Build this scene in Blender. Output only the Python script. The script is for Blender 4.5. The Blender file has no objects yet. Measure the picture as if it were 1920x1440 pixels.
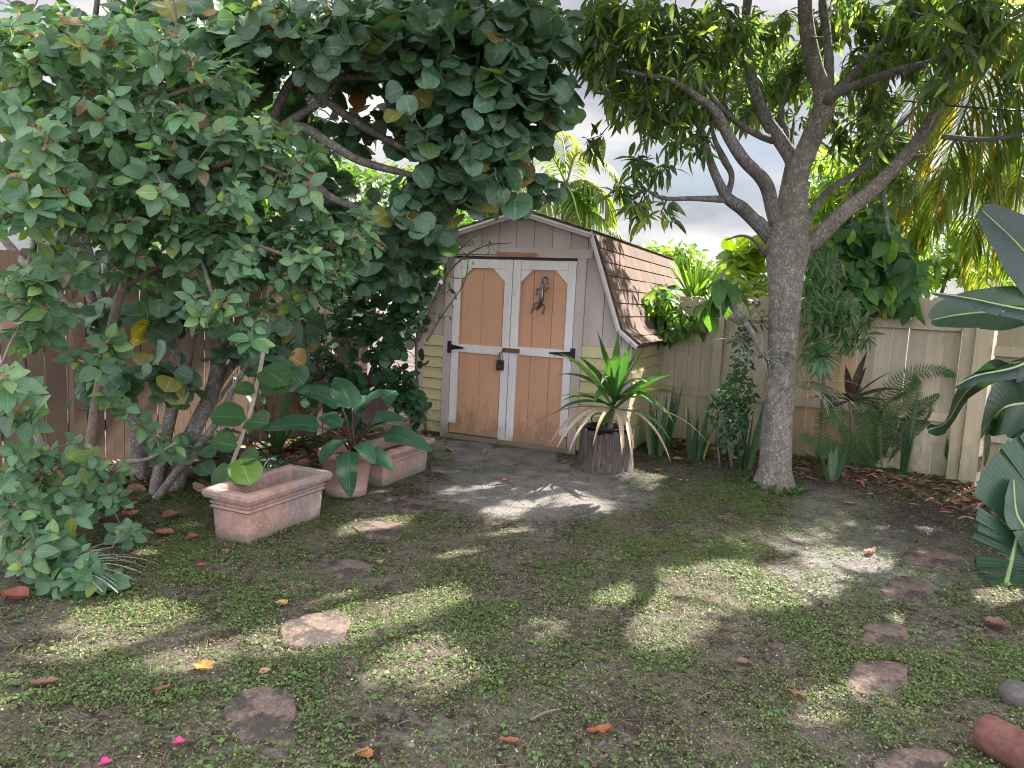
CLOUD_DARK = (4.6, 4.7, 5.6, 1); CLOUD_LIT = (10.3, 10.0, 9.9, 1)
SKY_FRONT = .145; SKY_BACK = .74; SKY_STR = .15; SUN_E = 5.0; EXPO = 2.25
import bpy, math, random
import numpy as np
from mathutils import Vector, Matrix
rng = np.random.default_rng(11)
random.seed(5)
R = math.radians
col = bpy.context.scene.collection
# ------------------------------------------------------------ camera model
FPX, CAMZ = 1350.0, 1.55
pit, rol = R(6.72), R(2.8)
_r0 = np.array([1., 0, 0]); _u0 = np.array([0, math.sin(pit), math.cos(pit)]); _f = np.array([0, math.cos(pit), -math.sin(pit)])
_u = _u0*math.cos(rol) - _r0*math.sin(rol); _r = _r0*math.cos(rol) + _u0*math.sin(rol)
CAM = np.array([0, 0, CAMZ])
def ray(px, py): return _f + _r*((px-960)/FPX) - _u*((py-720)/FPX)
def P(px, py, Y):
    d = ray(px, py); return CAM + d*(Y/d[1])
def G(px, py, z=0.0):
    d = ray(px, py); return CAM + d*((z-CAMZ)/d[2])
def proj(p):
    q = np.asarray(p) - CAM
    zf = q@_f; zf = np.where(zf < .01, .01, zf)
    return 960 + FPX*(q@_r)/zf, 720 - FPX*(q@_u)/zf
SUN_EL = R(43); SUN_H = np.array([.74, .673])
SUN = np.array([SUN_H[0]*math.cos(SUN_EL), SUN_H[1]*math.cos(SUN_EL), math.sin(SUN_EL)])
# ------------------------------------------------------------ objects
W = {}
def tag(o, label=None, cat=None, group=None, kind=None):
    if label: o['label'] = label
    if cat: o['category'] = cat
    if group: o['group'] = group
    if kind: o['kind'] = kind
    return o
def thing(name, label, cat, loc=(0, 0, 0), rz=0, group=None):
    o = bpy.data.objects.new(name, None); col.objects.link(o)
    o.empty_display_size = .1
    o.location = Vector(loc); o.rotation_euler = (0, 0, rz)
    W[o] = Matrix.Translation(Vector(loc)) @ Matrix.Rotation(rz, 4, 'Z')
    return tag(o, label, cat, group)
def unit(v):
    v = np.asarray(v, float); return v/(np.linalg.norm(v, axis=-1, keepdims=True)+1e-9)
class MB:
    def __init__(s): s.V = []; s.F = []; s.U = []; s.C = []; s.n = 0
    def add(s, v, f, uv=None, c=(1, 1, 1)):
        v = np.asarray(v, float).reshape(-1, 3); f = np.asarray(f, int).reshape(-1, 4); n = len(v)
        s.V.append(v); s.F.append(f + s.n)
        s.U.append(np.zeros((n, 2)) if uv is None else np.asarray(uv, float).reshape(-1, 2))
        c = np.asarray(c, float)
        s.C.append(np.tile(c, (n, 1)) if c.ndim == 1 else c)
        s.n += n
    def build(s, name, mat, parent=None, local=False, smooth=True, origin=None):
        V = np.concatenate(s.V); F = np.concatenate(s.F); U = np.concatenate(s.U); C = np.concatenate(s.C)
        if parent is not None:
            M = W[parent]
            if not local:
                Mi = np.array(M.inverted()); V = V@Mi[:3, :3].T + Mi[:3, 3]
            Wm = M
        else:
            origin = np.zeros(3) if origin is None else np.asarray(origin, float)
            if not local: V = V - origin
            Wm = Matrix.Translation(Vector(origin))
        me = bpy.data.meshes.new(name)
        me.vertices.add(len(V)); me.vertices.foreach_set('co', V.ravel().astype(np.float32))
        me.loops.add(F.size); me.loops.foreach_set('vertex_index', F.ravel().astype(np.int32))
        me.polygons.add(len(F)); me.polygons.foreach_set('loop_start', np.arange(0, F.size, 4, dtype=np.int32))
        me.update(calc_edges=True)
        uvl = me.uv_layers.new(name='UVMap'); uvl.data.foreach_set('uv', U[F.ravel()].ravel().astype(np.float32))
        ca = me.attributes.new('col', 'FLOAT_COLOR', 'POINT')
        ca.data.foreach_set('color', np.concatenate([C, np.ones((len(C), 1))], 1).ravel().astype(np.float32))
        me.polygons.foreach_set('use_smooth', np.full(len(F), smooth, dtype=bool))
        me.materials.append(mat)
        o = bpy.data.objects.new(name, me); col.objects.link(o)
        if parent is not None: o.parent = parent
        else: o.location = Vector(origin)
        W[o] = Wm
        return o
def obox(mb, c, ax, h, colr=(1, 1, 1), jit=0):
    """oriented box, centre c, axes rows ax, half sizes h"""
    ax = np.asarray(ax, float); c = np.asarray(c, float)
    s = np.array([[-1,-1,-1],[1,-1,-1],[1,1,-1],[-1,1,-1],[-1,-1,1],[1,-1,1],[1,1,1],[-1,1,1]], float)
    v = c + (s*np.asarray(h))@ax
    q = [[0,3,2,1],[4,5,6,7],[0,1,5,4],[1,2,6,5],[2,3,7,6],[3,0,4,7]]
    V = []; F = []; 
    for k, f in enumerate(q): V += [v[i] for i in f]; F.append([4*k, 4*k+1, 4*k+2, 4*k+3])
    mb.add(V, F, np.tile([[0,0],[1,0],[1,1],[0,1]], (6, 1)), colr)
I3 = np.eye(3)
def box(mb, x0, x1, y0, y1, z0, z1, c=(1, 1, 1)):
    obox(mb, ((x0+x1)/2, (y0+y1)/2, (z0+z1)/2), I3, ((x1-x0)/2, (y1-y0)/2, (z1-z0)/2), c)
def prism(mb, pts, y0, y1, c=(1, 1, 1)):
    """quad in xz (4 pts, ccw seen from front) extruded in y"""
    a = [np.array([x, y0, z]) for x, z in pts]; b = [np.array([x, y1, z]) for x, z in pts]
    V = []; F = []
    def q(*p):
        V.extend(p); F.append([len(V)-4, len(V)-3, len(V)-2, len(V)-1])
    q(*a); q(*b[::-1])
    for i in range(4):
        j = (i+1) % 4; q(a[j], a[i], b[i], b[j])
    mb.add(V, F, np.tile([[0,0],[1,0],[1,1],[0,1]], (6, 1)), c)
def smooth_path(pts, n):
    pts = np.asarray(pts, float)
    if len(pts) < 3:
        t = np.linspace(0, 1, n)[:, None]; return pts[0]*(1-t) + pts[-1]*t
    p = np.concatenate([[2*pts[0]-pts[1]], pts, [2*pts[-1]-pts[-2]]])
    out = []
    for t in np.linspace(0, len(pts)-1.0001, n):
        i = int(t); u = t-i; a, b, c, d = p[i], p[i+1], p[i+2], p[i+3]
        out.append(.5*((2*b)+(c-a)*u+(2*a-5*b+4*c-d)*u*u+(3*b-a-3*c+d)*u**3))
    return np.array(out)
def tube(mb, pts, rad, sides=8, n=None, wob=0, c=(1, 1, 1), sm=True, seed=0):
    pts = np.asarray(pts, float); rad = np.asarray(rad, float)
    if rad.ndim == 0: rad = np.full(len(pts), float(rad))
    if sm:
        n = n or len(pts)*3
        rr = np.interp(np.linspace(0, 1, n), np.linspace(0, 1, len(rad)), rad); pts = smooth_path(pts, n); rad = rr
    n = len(pts)
    T = unit(np.gradient(pts, axis=0))
    a = np.cross(T[0], [0.3, .2, 1.]); 
    if np.linalg.norm(a) < .1: a = np.cross(T[0], [1, 0, 0])
    a = unit(a); th = np.linspace(0, 2*np.pi, sides, endpoint=False)
    V = []; UV = []; L = 0
    ph = np.random.default_rng(seed).uniform(0, 6.28, 6)
    for i in range(n):
        a = unit(a - (a@T[i])*T[i]); b = np.cross(T[i], a)
        if i: L += np.linalg.norm(pts[i]-pts[i-1])
        r = rad[i]*(1 + wob*(np.sin(2*th+ph[0]+L*3)*.5 + np.sin(3*th+ph[1]-L*5)*.35 + np.sin(5*th+ph[2]+L*9)*.3 + math.sin(L*11+ph[3])*.3))
        V.append(pts[i] + r[:, None]*(np.cos(th)[:, None]*a + np.sin(th)[:, None]*b))
        UV.append(np.stack([th/6.283, np.full(sides, L)], 1))
    V = np.concatenate(V); UV = np.concatenate(UV)
    i = np.arange(n-1)[:, None]*sides; j = np.arange(sides)[None]; k = (j+1) % sides
    F = np.stack([i+j, i+k, i+sides+k, i+sides+j], -1).reshape(-1, 4)
    m = len(V)
    # caps: small end ring
    V = np.concatenate([V, np.tile(pts[0], (sides, 1)) + (V[:sides]-pts[0])*.02, np.tile(pts[-1], (sides, 1)) + (V[-sides:]-pts[-1])*.02])
    UV = np.concatenate([UV, UV[:sides], UV[-sides:]])
    j = np.arange(sides); k = (j+1) % sides
    F = np.concatenate([F, np.stack([k, j, m+j, m+k], 1), np.stack([(n-1)*sides+j, (n-1)*sides+k, m+sides+k, m+sides+j], 1)])
    mb.add(V, F, UV, c)
def lathe(mb, prof, sides=32, c=(1, 1, 1), ctr=(0, 0, 0), wob=0):
    th = np.linspace(0, 2*np.pi, sides, endpoint=False); V = []; UV = []
    for i, (r, z) in enumerate(prof):
        rr = max(r, .0015)*(1+wob*np.sin(th*7)*.5+wob*np.sin(th*13+1))
        V.append(np.stack([rr*np.cos(th), rr*np.sin(th), np.full(sides, z)], 1)); UV.append(np.stack([th/6.283, np.full(sides, z)], 1))
    V = np.concatenate(V)+np.asarray(ctr); n = len(prof)
    i = np.arange(n-1)[:, None]*sides; j = np.arange(sides)[None]; k = (j+1) % sides
    mb.add(V, np.stack([i+j, i+k, i+sides+k, i+sides+j], -1).reshape(-1, 4), np.concatenate(UV), c)
# ------------------------------------------------------------ materials
class MT:
    def __init__(s, name):
        s.m = bpy.data.materials.new(name); s.m.use_nodes = True; s.t = s.m.node_tree; s.t.nodes.clear()
        s.out = s.t.nodes.new('ShaderNodeOutputMaterial')
    def n(s, ty, ins=None, **kw):
        nd = s.t.nodes.new('ShaderNode'+ty)
        for k, v in kw.items(): setattr(nd, k, v)
        for k, v in (ins or {}).items(): s.set(nd.inputs[k], v)
        return nd
    def set(s, sock, v):
        if isinstance(v, bpy.types.NodeSocket): s.t.links.new(v, sock)
        elif isinstance(v, (tuple, list)):
            sock.default_value = tuple(v)+(1,) if len(v) == 3 and len(sock.default_value) == 4 else tuple(v)
        else: sock.default_value = v
    def mth(s, op, a, b=0., c=0.):
        nd = s.n('Math', operation=op); s.set(nd.inputs[0], a); s.set(nd.inputs[1], b); s.set(nd.inputs[2], c); return nd.outputs[0]
    def mix(s, f, a, b, mode='MIX'):
        nd = s.n('Mix', data_type='RGBA', blend_type=mode); s.set(nd.inputs[0], f); s.set(nd.inputs[6], a); s.set(nd.inputs[7], b); return nd.outputs[2]
    def ramp(s, f, lo, hi, a=0., b=1.):
        nd = s.n('MapRange', {0: f, 1: lo, 2: hi, 3: a, 4: b}); return nd.outputs[0]
    def noise(s, scale, det=4, vec=None, rough=.55, dist=0.):
        i = {'Scale': scale, 'Detail': det, 'Roughness': rough, 'Distortion': dist}
        if vec is not None: i['Vector'] = vec
        return s.n('TexNoise', i).outputs[0]
    def vec(s, sc=(1, 1, 1), src='Object'):
        return s.n('Mapping', {'Vector': s.n('TexCoord').outputs[src], 'Scale': sc}).outputs[0]
    def attr(s): return s.n('Attribute', attribute_name='col').outputs[0]
    def bsdf(s, c, rough=.7, bump=None, bs=.3, bd=.01, metal=0., spec=.4):
        nd = s.n('BsdfPrincipled', {'Base Color': c, 'Roughness': rough, 'Metallic': metal, 'Specular IOR Level': spec})
        if bump is not None:
            s.t.links.new(s.n('Bump', {'Height': bump, 'Strength': bs, 'Distance': bd}).outputs[0], nd.inputs['Normal'])
        return nd
    def done(s, sh):
        s.t.links.new(sh.outputs[0], s.out.inputs[0]); return s.m
def leaf_mat(name, trans=.3, veins='side', nv=9, vc=(1.5, 1.5, 1.3), rough=.45, tgain=(2.4, 2.6, 1.0), spec=.4, spots=None, under=None):
    m = MT(name); c = m.attr()
    uv = m.n('TexCoord').outputs['UV']; sp = m.n('SeparateXYZ', {0: uv}).outputs
    a = m.mth('ABSOLUTE', m.mth('SUBTRACT', sp[0], .5)); a2 = m.mth('MULTIPLY', a, 2.)
    mid = m.ramp(a2, .03, .09, 1., 0.)
    if veins == 'side':
        fr = m.mth('FRACT', m.mth('MULTIPLY', m.mth('SUBTRACT', sp[1], m.mth('MULTIPLY', a2, .28)), float(nv)))
        sv = m.ramp(m.mth('ABSOLUTE', m.mth('SUBTRACT', fr, .5)), .0, .09, 1., 0.)
        sv = m.mth('MULTIPLY', sv, .55); v = m.mth('MAXIMUM', mid, sv)
        h = v
    elif veins == 'par':
        fr = m.mth('FRACT', m.mth('MULTIPLY', sp[1], float(nv)))
        v = m.ramp(m.mth('ABSOLUTE', m.mth('SUBTRACT', fr, .5)), .0, .35, .4, 0.); v = m.mth('MAXIMUM', mid, v); h = v
    elif veins == 'long':
        fr = m.mth('FRACT', m.mth('MULTIPLY', sp[0], float(nv)))
        v = m.ramp(m.mth('ABSOLUTE', m.mth('SUBTRACT', fr, .5)), .0, .3, .5, 0.); h = v
    else:
        v = mid; h = mid
    cc = m.mix(v, c, m.mix(1., c, vc, 'MULTIPLY'))
    nz = m.noise(30., 3, m.vec())
    cc = m.mix(1., cc, m.mix(m.ramp(nz, .3, .7), (.82, .85, .8), (1.12, 1.1, 1.05)), 'MULTIPLY')
    if spots:
        sn = m.noise(14., 4, m.vec()); cc = m.mix(m.ramp(sn, .68, .74), cc, spots)
    pb = m.bsdf(cc, rough, h, .35, .004, spec=spec)
    tr = m.n('BsdfTranslucent', {0: m.mix(1., cc, tgain, 'MULTIPLY')})
    mx = m.n('MixShader', {0: trans, 1: pb.outputs[0], 2: tr.outputs[0]})
    return m.done(mx)
def bark_mat(name, c1, c2, lich=(.42, .42, .4), la=.6, sc=1., bs=.6, band=0.):
    m = MT(name); v = m.vec((1, 1, .35)); n1 = m.noise(9*sc, 6, v, .65, .4)
    vo = m.n('TexVoronoi', {'Vector': m.n('Mapping', {'Vector': m.mix(.06, m.vec(), m.n('TexNoise', {'Scale': 9., 'Detail': 3}).outputs[1], 'LINEAR_LIGHT'), 'Scale': (1, 1, .22)}).outputs[0], 'Scale': 52*sc, 'Randomness': 1.}, feature='DISTANCE_TO_EDGE').outputs[0]
    c = m.mix(m.ramp(n1, .3, .7), c1, c2)
    l = m.noise(16*sc, 5, m.vec(), .7); l2 = m.noise(55*sc, 3, m.vec(), .6)
    big = m.noise(2.6*sc, 4, m.vec((1, 1, .6)), .6)
    c = m.mix(m.ramp(big, .42, .62, 0., .5), c, (.085, .085, .07))
    c = m.mix(m.mth('MULTIPLY', m.mth('MULTIPLY', m.ramp(m.mth('ADD', m.mth('MULTIPLY', l, .5), m.mth('MULTIPLY', l2, .5)), .5, .57), m.ramp(big, .3, .65, 1., .35)), la), c, lich)
    c = m.mix(m.ramp(vo, 0., .08, .3, 0.), c, (.03, .025, .02))
    h = m.mth('ADD', m.ramp(vo, 0., .12), m.mth('MULTIPLY', n1, .8))
    return m.done(m.bsdf(c, .9, h, bs, .02, spec=.2))
def wood_mat(name, c, grain=.12, mold=None, dark=(.08, .06, .05), wear=.25, vert=True, useattr=True, rough=.75, grime=None, gz=.3):
    m = MT(name); sc = (14, 14, .8) if vert else (.8, 14, 14)
    g = m.noise(3., 5, m.vec(sc), .6)
    base = m.mix(1., m.attr(), c, 'MULTIPLY') if useattr else c
    cc = m.mix(m.ramp(g, .35, .75, 0., grain), base, dark)
    w = m.noise(9., 7, m.vec((3, 3, .8)), .75)
    cc = m.mix(m.ramp(w, .60, .66, 0., wear), cc, dark)
    cc = m.mix(m.ramp(m.noise(2.2, 5, m.vec((2, 2, .6)), .6), .4, .7, 0., .22), cc, dark)
    if grime:
        z = m.n('SeparateXYZ', {0: m.vec()}).outputs[2]
        cc = m.mix(m.ramp(m.mth('ADD', m.mth('MULTIPLY', m.ramp(z, 0., gz, 1., 0.), .45), m.mth('MULTIPLY', m.noise(11., 6, m.vec((1, 1, .5)), .7), .9)), .55, .85, 0., .75), cc, grime)
    if mold:
        w2 = m.noise(1.6, 5, m.vec((1.5, 1.5, .5)), .65); cc = m.mix(m.ramp(w2, .42, .68, 0., .75), cc, mold)
    return m.done(m.bsdf(cc, rough, g, .25, .006, spec=.25))
def plain(name, c, rough=.6, metal=0., var=.15, sc=12., bs=.15):
    m = MT(name); n = m.noise(sc, 5, m.vec()); 
    d = tuple(x*(1-var*2) for x in c)
    return m.done(m.bsdf(m.mix(m.ramp(n, .35, .65), d, c), rough, n, bs, .005, metal))
M = {}
# leaves; colour comes from each leaf's own attribute
M['ovate'] = leaf_mat('ovate_leaf', .30, 'side', 8, (1.5, 1.45, 1.4), .5, spots=None)
M['grape'] = leaf_mat('sea_grape_leaf', .22, 'side', 5, (1.7, 1.65, 1.5), .38, spots=(.22, .11, .03))
M['mango'] = leaf_mat('mango_leaf', .48, 'mid', 8, (1.7, 1.6, 1.3), .35, tgain=(2.7, 2.6, 1.0))
M['soft'] = leaf_mat('soft_leaf', .42, 'mid', 8, (1.4, 1.4, 1.2), .5, tgain=(2.6, 2.6, .8))
M['palm'] = leaf_mat('palm_leaflet', .45, 'mid', 8, (1.3, 1.3, 1.2), .4, tgain=(2.6, 2.4, .8))
M['paddle'] = leaf_mat('paddle_leaf', .18, 'par', 46, (1.7, 1.7, 1.6), .38, spec=.4, spots=(.10, .075, .04))
M['strap'] = leaf_mat('strap_leaf', .2, 'long', 5, (1.3, 1.3, 1.2), .4)
M['philo'] = leaf_mat('philodendron_leaf', .12, 'side', 11, (1.7, 1.6, 1.5), .25, spec=.6)
M['snake'] = leaf_mat('snake_leaf', .12, 'par', 14, (1.8, 1.6, 1.3), .4)
M['dead'] = leaf_mat('dead_leaf', .2, 'side', 6, (.7, .65, .6), .8, tgain=(1.3, 1.2, 1.))
M['weed'] = leaf_mat('weed_leaf', .35, 'mid', 5, (1.2, 1.2, 1.1), .55)
M['bark'] = bark_mat('grey_bark', (.13, .11, .094), (.23, .20, .175), (.39, .37, .34), .75, 1., .55)
M['bark_limb'] = bark_mat('limb_bark', (.10, .095, .095), (.22, .2, .2), (.36, .35, .34), .5, 1.1, .7)
M['bark_grape'] = bark_mat('sea_grape_bark', (.12, .10, .09), (.21, .185, .17), (.40, .39, .37), .8, 1.3, .4)
M['bark_pink'] = bark_mat('pinkish_bark', (.16, .11, .09), (.24, .17, .145), (.32, .29, .27), .4, 1.3, .3)
M['twig'] = plain('twig', (.15, .115, .095), .9)
M['palewood'] = plain('pale_stem', (.45, .38, .32), .8)
M['taupe'] = wood_mat('taupe_paint', (.42, .36, .345), .12, None, (.2, .15, .12), .55, grime=(.16, .14, .10))
M['white'] = wood_mat('white_paint', (.60, .58, .59), .10, None, (.3, .22, .17), .5, grime=(.22, .19, .13))
M['tan'] = wood_mat('tan_paint', (.47, .265, .165), .10, None, (.26, .13, .08), .4, grime=(.17, .12, .08), gz=.5)
M['yellow'] = wood_mat('yellow_paint', (.46, .41, .235), .05, None, (.24, .22, .13), .5, vert=False, grime=(.14, .15, .08), gz=.45)
M['brownboard'] = wood_mat('brown_board', (.33, .17, .10), .2, None, (.1, .05, .03), .3, vert=False)
M['fence_tan'] = wood_mat('tan_fence_paint', (.25, .165, .12), .35, (.13, .10, .08), (.07, .05, .04), .55, grime=(.08, .07, .05))
M['fence_pale'] = wood_mat('pale_fence_paint', (.46, .395, .31), .3, (.25, .235, .165), (.16, .14, .10), .6, grime=(.15, .15, .085), gz=.6)
M['black'] = plain('black_metal', (.02, .02, .022), .45, .3)
M['steel'] = plain('dull_steel', (.16, .165, .175), .35, .9)
M['rust'] = plain('rusty_metal', (.2, .13, .09), .7, .4, .4, 60)
M['blackplastic'] = plain('black_plastic', (.015, .015, .017), .4)
def terracotta():
    m = MT('weathered_terracotta'); v = m.vec()
    n1 = m.noise(6, 6, m.vec((1, 1, .6)), .7); n2 = m.noise(45, 4, v, .7); n3 = m.noise(3, 4, m.vec((1.5, 1.5, .35)), .6)
    c = m.mix(m.ramp(n1, .35, .65), (.25, .145, .115), (.36, .235, .195))
    c = m.mix(m.ramp(n3, .46, .6, 0., .7), c, (.17, .15, .15))
    c = m.mix(m.ramp(n2, .55, .7, 0., .5), c, (.52, .42, .385))
    c = m.mix(m.ramp(m.noise(20, 6, v, .8), .62, .7, 0., .6), c, (.14, .11, .10))
    z = m.n('SeparateXYZ', {0: v}).outputs[2]
    c = m.mix(m.ramp(m.mth('ADD', m.ramp(z, 0., .12, .5, 0.), m.mth('MULTIPLY', m.noise(14, 6, v, .75), .8)), .55, .8, 0., .8), c, (.13, .115, .10))
    return m.done(m.bsdf(c, .85, n2, .35, .004, spec=.2))
def terracotta2():
    m = MT('plain_terracotta'); n1 = m.noise(5, 5, m.vec((1, 1, .5)), .6)
    c = m.mix(m.ramp(n1, .35, .7), (.25, .14, .115), (.35, .21, .175))
    z = m.n('SeparateXYZ', {0: m.vec()}).outputs[2]; c = m.mix(m.ramp(m.mth('ADD', m.ramp(z, 0., .15, .4, 0.), m.mth('MULTIPLY', m.noise(16, 6, m.vec(), .75), .8)), .5, .8, 0., .8), c, (.34, .27, .24))
    return m.done(m.bsdf(c, .7, n1, .2, .003, spec=.3))
def stone_mat():
    m = MT('stained_stone'); v = m.vec()
    n1 = m.noise(5, 6, v, .75); n2 = m.noise(60, 3, v, .7); n3 = m.noise(9, 6, v, .8)
    c = m.mix(m.ramp(n2, .35, .7), (.085, .062, .052), (.165, .122, .10))
    c = m.mix(m.ramp(n1, .46, .55, 0., .85), c, (.032, .03, .028)); c = m.mix(m.ramp(n3, .62, .72, 0., .4), c, (.32, .28, .25))
    return m.done(m.bsdf(c, .95, n2, .6, .006, spec=.15))
def paver_mat():
    m = MT('dark_paving'); v = m.vec(); n1 = m.noise(4, 6, v, .7); n2 = m.noise(50, 4, v, .7)
    c = m.mix(m.ramp(n1, .35, .65), (.06, .056, .053), (.15, .14, .133)); c = m.mix(m.ramp(n2, .58, .7, 0., .5), c, (.3, .28, .26))
    return m.done(m.bsdf(c, .95, n2, .5, .006, spec=.15))
def shingle_mat():
    m = MT('brown_shingle'); v = m.vec(); n1 = m.noise(120, 3, v, .8); n2 = m.noise(2.5, 5, v, .6)
    c = m.mix(1., m.attr(), m.mix(m.ramp(n1, .3, .7), (.085, .06, .05), (.22, .155, .13)), 'MULTIPLY')
    c = m.mix(m.ramp(n2, .5, .7, 0., .45), c, (.12, .10, .085))
    return m.done(m.bsdf(c, .95, n1, .5, .004, spec=.2))
def stump_mat():
    m = MT('weathered_log'); n = m.noise(3, 6, m.vec((22, 22, 1.2)), .7); n2 = m.noise(4, 4, m.vec(), .6)
    c = m.mix(m.ramp(n, .35, .65), (.04, .031, .028), (.17, .14, .13)); c = m.mix(m.ramp(n2, .5, .7, 0., .4), c, (.14, .13, .125))
    return m.done(m.bsdf(c, .95, n, 1., .03, spec=.15))
def ground_mat():
    m = MT('yard_ground'); v = m.vec(); sand = m.n('SeparateColor', {0: m.attr()}).outputs
    n1 = m.noise(3, 6, v, .7); n2 = m.noise(22, 6, v, .75); n3 = m.noise(90, 4, v, .8); n4 = m.noise(1.1, 3, v, .5)
    soil = m.mix(m.ramp(n2, .35, .65), (.035, .028, .024), (.11, .088, .072))
    thatch = m.mix(m.ramp(n3, .35, .65), (.105, .09, .078), (.25, .215, .18))
    c = m.mix(m.ramp(m.mth('ADD', m.mth('MULTIPLY', n1, .5), m.mth('MULTIPLY', n2, .5)), .44, .56), soil, thatch)
    sa = m.mix(m.ramp(n3, .3, .7), (.17, .16, .158), (.36, .34, .33))
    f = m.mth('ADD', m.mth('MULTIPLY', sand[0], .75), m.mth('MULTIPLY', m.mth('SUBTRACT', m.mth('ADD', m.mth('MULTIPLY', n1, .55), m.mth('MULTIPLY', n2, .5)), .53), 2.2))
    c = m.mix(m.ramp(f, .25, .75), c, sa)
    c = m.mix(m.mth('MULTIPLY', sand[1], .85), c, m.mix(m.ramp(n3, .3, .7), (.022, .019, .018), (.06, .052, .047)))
    h = m.mth('ADD', n2, m.mth('MULTIPLY', n3, .8))
    return m.done(m.bsdf(c, .97, h, 1., .035, spec=.1))
M['terra'] = terracotta(); M['terra2'] = terracotta2(); M['stone'] = stone_mat(); M['paver'] = paver_mat()
M['shingle'] = shingle_mat(); M['stump'] = stump_mat(); M['ground'] = ground_mat()
M['redclay'] = plain('red_clay', (.14, .058, .048), .85, 0, .2, 30, .5)
M['rock'] = plain('grey_rock', (.09, .08, .078), .9, 0, .2, 30, .6)
M['petal'] = plain('pink_petal', (.42, .035, .13), .6, 0, .1)
M['soilin'] = plain('potting_soil', (.07, .045, .035), .95, 0, .3, 60, .8)
M['wire'] = plain('cable', (.03, .03, .03), .6)
# ------------------------------------------------------------ numpy value noise
_g = rng.random((256, 256))
def vnoise(x, y, s):
    x = x*s+100; y = y*s+100; xi = np.floor(x).astype(int); yi = np.floor(y).astype(int); fx = x-xi; fy = y-yi
    fx = fx*fx*(3-2*fx); fy = fy*fy*(3-2*fy); g = lambda a, b: _g[a % 256, b % 256]
    return (g(xi, yi)*(1-fx)+g(xi+1, yi)*fx)*(1-fy) + (g(xi, yi+1)*(1-fx)+g(xi+1, yi+1)*fx)*fy
def fbm(x, y, s): return .5*vnoise(x, y, s)+.3*vnoise(x, y, s*2.1)+.2*vnoise(x, y, s*4.3)
# ------------------------------------------------------------ world and sun
w = bpy.data.worlds.new('World'); bpy.context.scene.world = w; w.use_nodes = True
nt = w.node_tree; nt.nodes.clear(); N = nt.nodes.new; Lk = nt.links.new
sky = N('ShaderNodeTexSky'); sky.sky_type = 'NISHITA'; sky.sun_disc = False
sky.sun_elevation = SUN_EL; sky.sun_rotation = math.atan2(SUN_H[0], SUN_H[1]); sky.air_density = 1.0; sky.dust_density = 1.5
tc = N('ShaderNodeTexCoord'); mp = N('ShaderNodeMapping'); mp.inputs['Scale'].default_value = (1, 1, 3.2); mp.inputs['Location'].default_value = (.3, .1, 0)
nz = N('ShaderNodeTexNoise'); nz.inputs['Scale'].default_value = 2.2; nz.inputs['Detail'].default_value = 7; nz.inputs['Roughness'].default_value = .55
nz.inputs['Distortion'].default_value = .3
mr = N('ShaderNodeMapRange'); mr.inputs[1].default_value = .30; mr.inputs[2].default_value = .50
nz2 = N('ShaderNodeTexNoise'); nz2.inputs['Scale'].default_value = 4.5; nz2.inputs['Detail'].default_value = 6
cr = N('ShaderNodeMix'); cr.data_type = 'RGBA'; cr.inputs[6].default_value = CLOUD_DARK; cr.inputs[7].default_value = CLOUD_LIT
mx = N('ShaderNodeMix'); mx.data_type = 'RGBA'; bg = N('ShaderNodeBackground'); wo = N('ShaderNodeOutputWorld')
mr2 = N('ShaderNodeMapRange'); mr2.inputs[1].default_value = .36; mr2.inputs[2].default_value = .64
# sky dimmed ahead of the camera, brighter overhead and behind as added fill
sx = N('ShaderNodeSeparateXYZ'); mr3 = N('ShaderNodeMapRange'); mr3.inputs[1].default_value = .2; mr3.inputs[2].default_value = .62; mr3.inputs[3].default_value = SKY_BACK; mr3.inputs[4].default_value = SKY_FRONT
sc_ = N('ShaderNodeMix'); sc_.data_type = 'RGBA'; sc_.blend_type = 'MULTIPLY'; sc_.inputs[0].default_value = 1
Lk(tc.outputs['Generated'], mp.inputs[0]); Lk(mp.outputs[0], nz.inputs[0]); Lk(mp.outputs[0], nz2.inputs[0]); Lk(nz.outputs[0], mr.inputs[0])
Lk(nz2.outputs[0], mr2.inputs[0]); Lk(mr2.outputs[0], cr.inputs[0]); Lk(mr.outputs[0], mx.inputs[0]); Lk(sky.outputs[0], mx.inputs[6])
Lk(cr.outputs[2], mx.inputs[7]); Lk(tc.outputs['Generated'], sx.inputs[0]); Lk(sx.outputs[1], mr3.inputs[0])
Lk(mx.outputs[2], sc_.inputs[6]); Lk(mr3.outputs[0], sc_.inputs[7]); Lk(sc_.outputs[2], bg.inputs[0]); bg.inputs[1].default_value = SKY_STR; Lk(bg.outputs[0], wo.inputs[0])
sl = bpy.data.lights.new('sun', 'SUN'); sl.energy = SUN_E; sl.angle = R(.55); sl.color = (1, .93, .82)
so = bpy.data.objects.new('sun', sl); col.objects.link(so); so.rotation_euler = Vector(SUN).to_track_quat('Z', 'Y').to_euler()
# ------------------------------------------------------------ ground
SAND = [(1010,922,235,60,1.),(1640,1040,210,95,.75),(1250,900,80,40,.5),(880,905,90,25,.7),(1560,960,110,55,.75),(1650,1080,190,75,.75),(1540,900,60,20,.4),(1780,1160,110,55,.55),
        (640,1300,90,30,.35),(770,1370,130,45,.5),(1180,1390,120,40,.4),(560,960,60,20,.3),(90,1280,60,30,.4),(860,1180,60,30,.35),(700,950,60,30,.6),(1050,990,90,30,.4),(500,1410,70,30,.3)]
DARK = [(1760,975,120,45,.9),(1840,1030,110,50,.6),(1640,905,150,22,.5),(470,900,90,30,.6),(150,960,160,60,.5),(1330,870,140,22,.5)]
def pmask(px, py, L):
    m = np.zeros_like(px)
    for cx, cy, rx, ry, a in L:
        d = ((px-cx)/rx)**2+((py-cy)/ry)**2; m = np.maximum(m, a*np.clip(1.25-d*.8, 0, 1))
    return m
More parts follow.
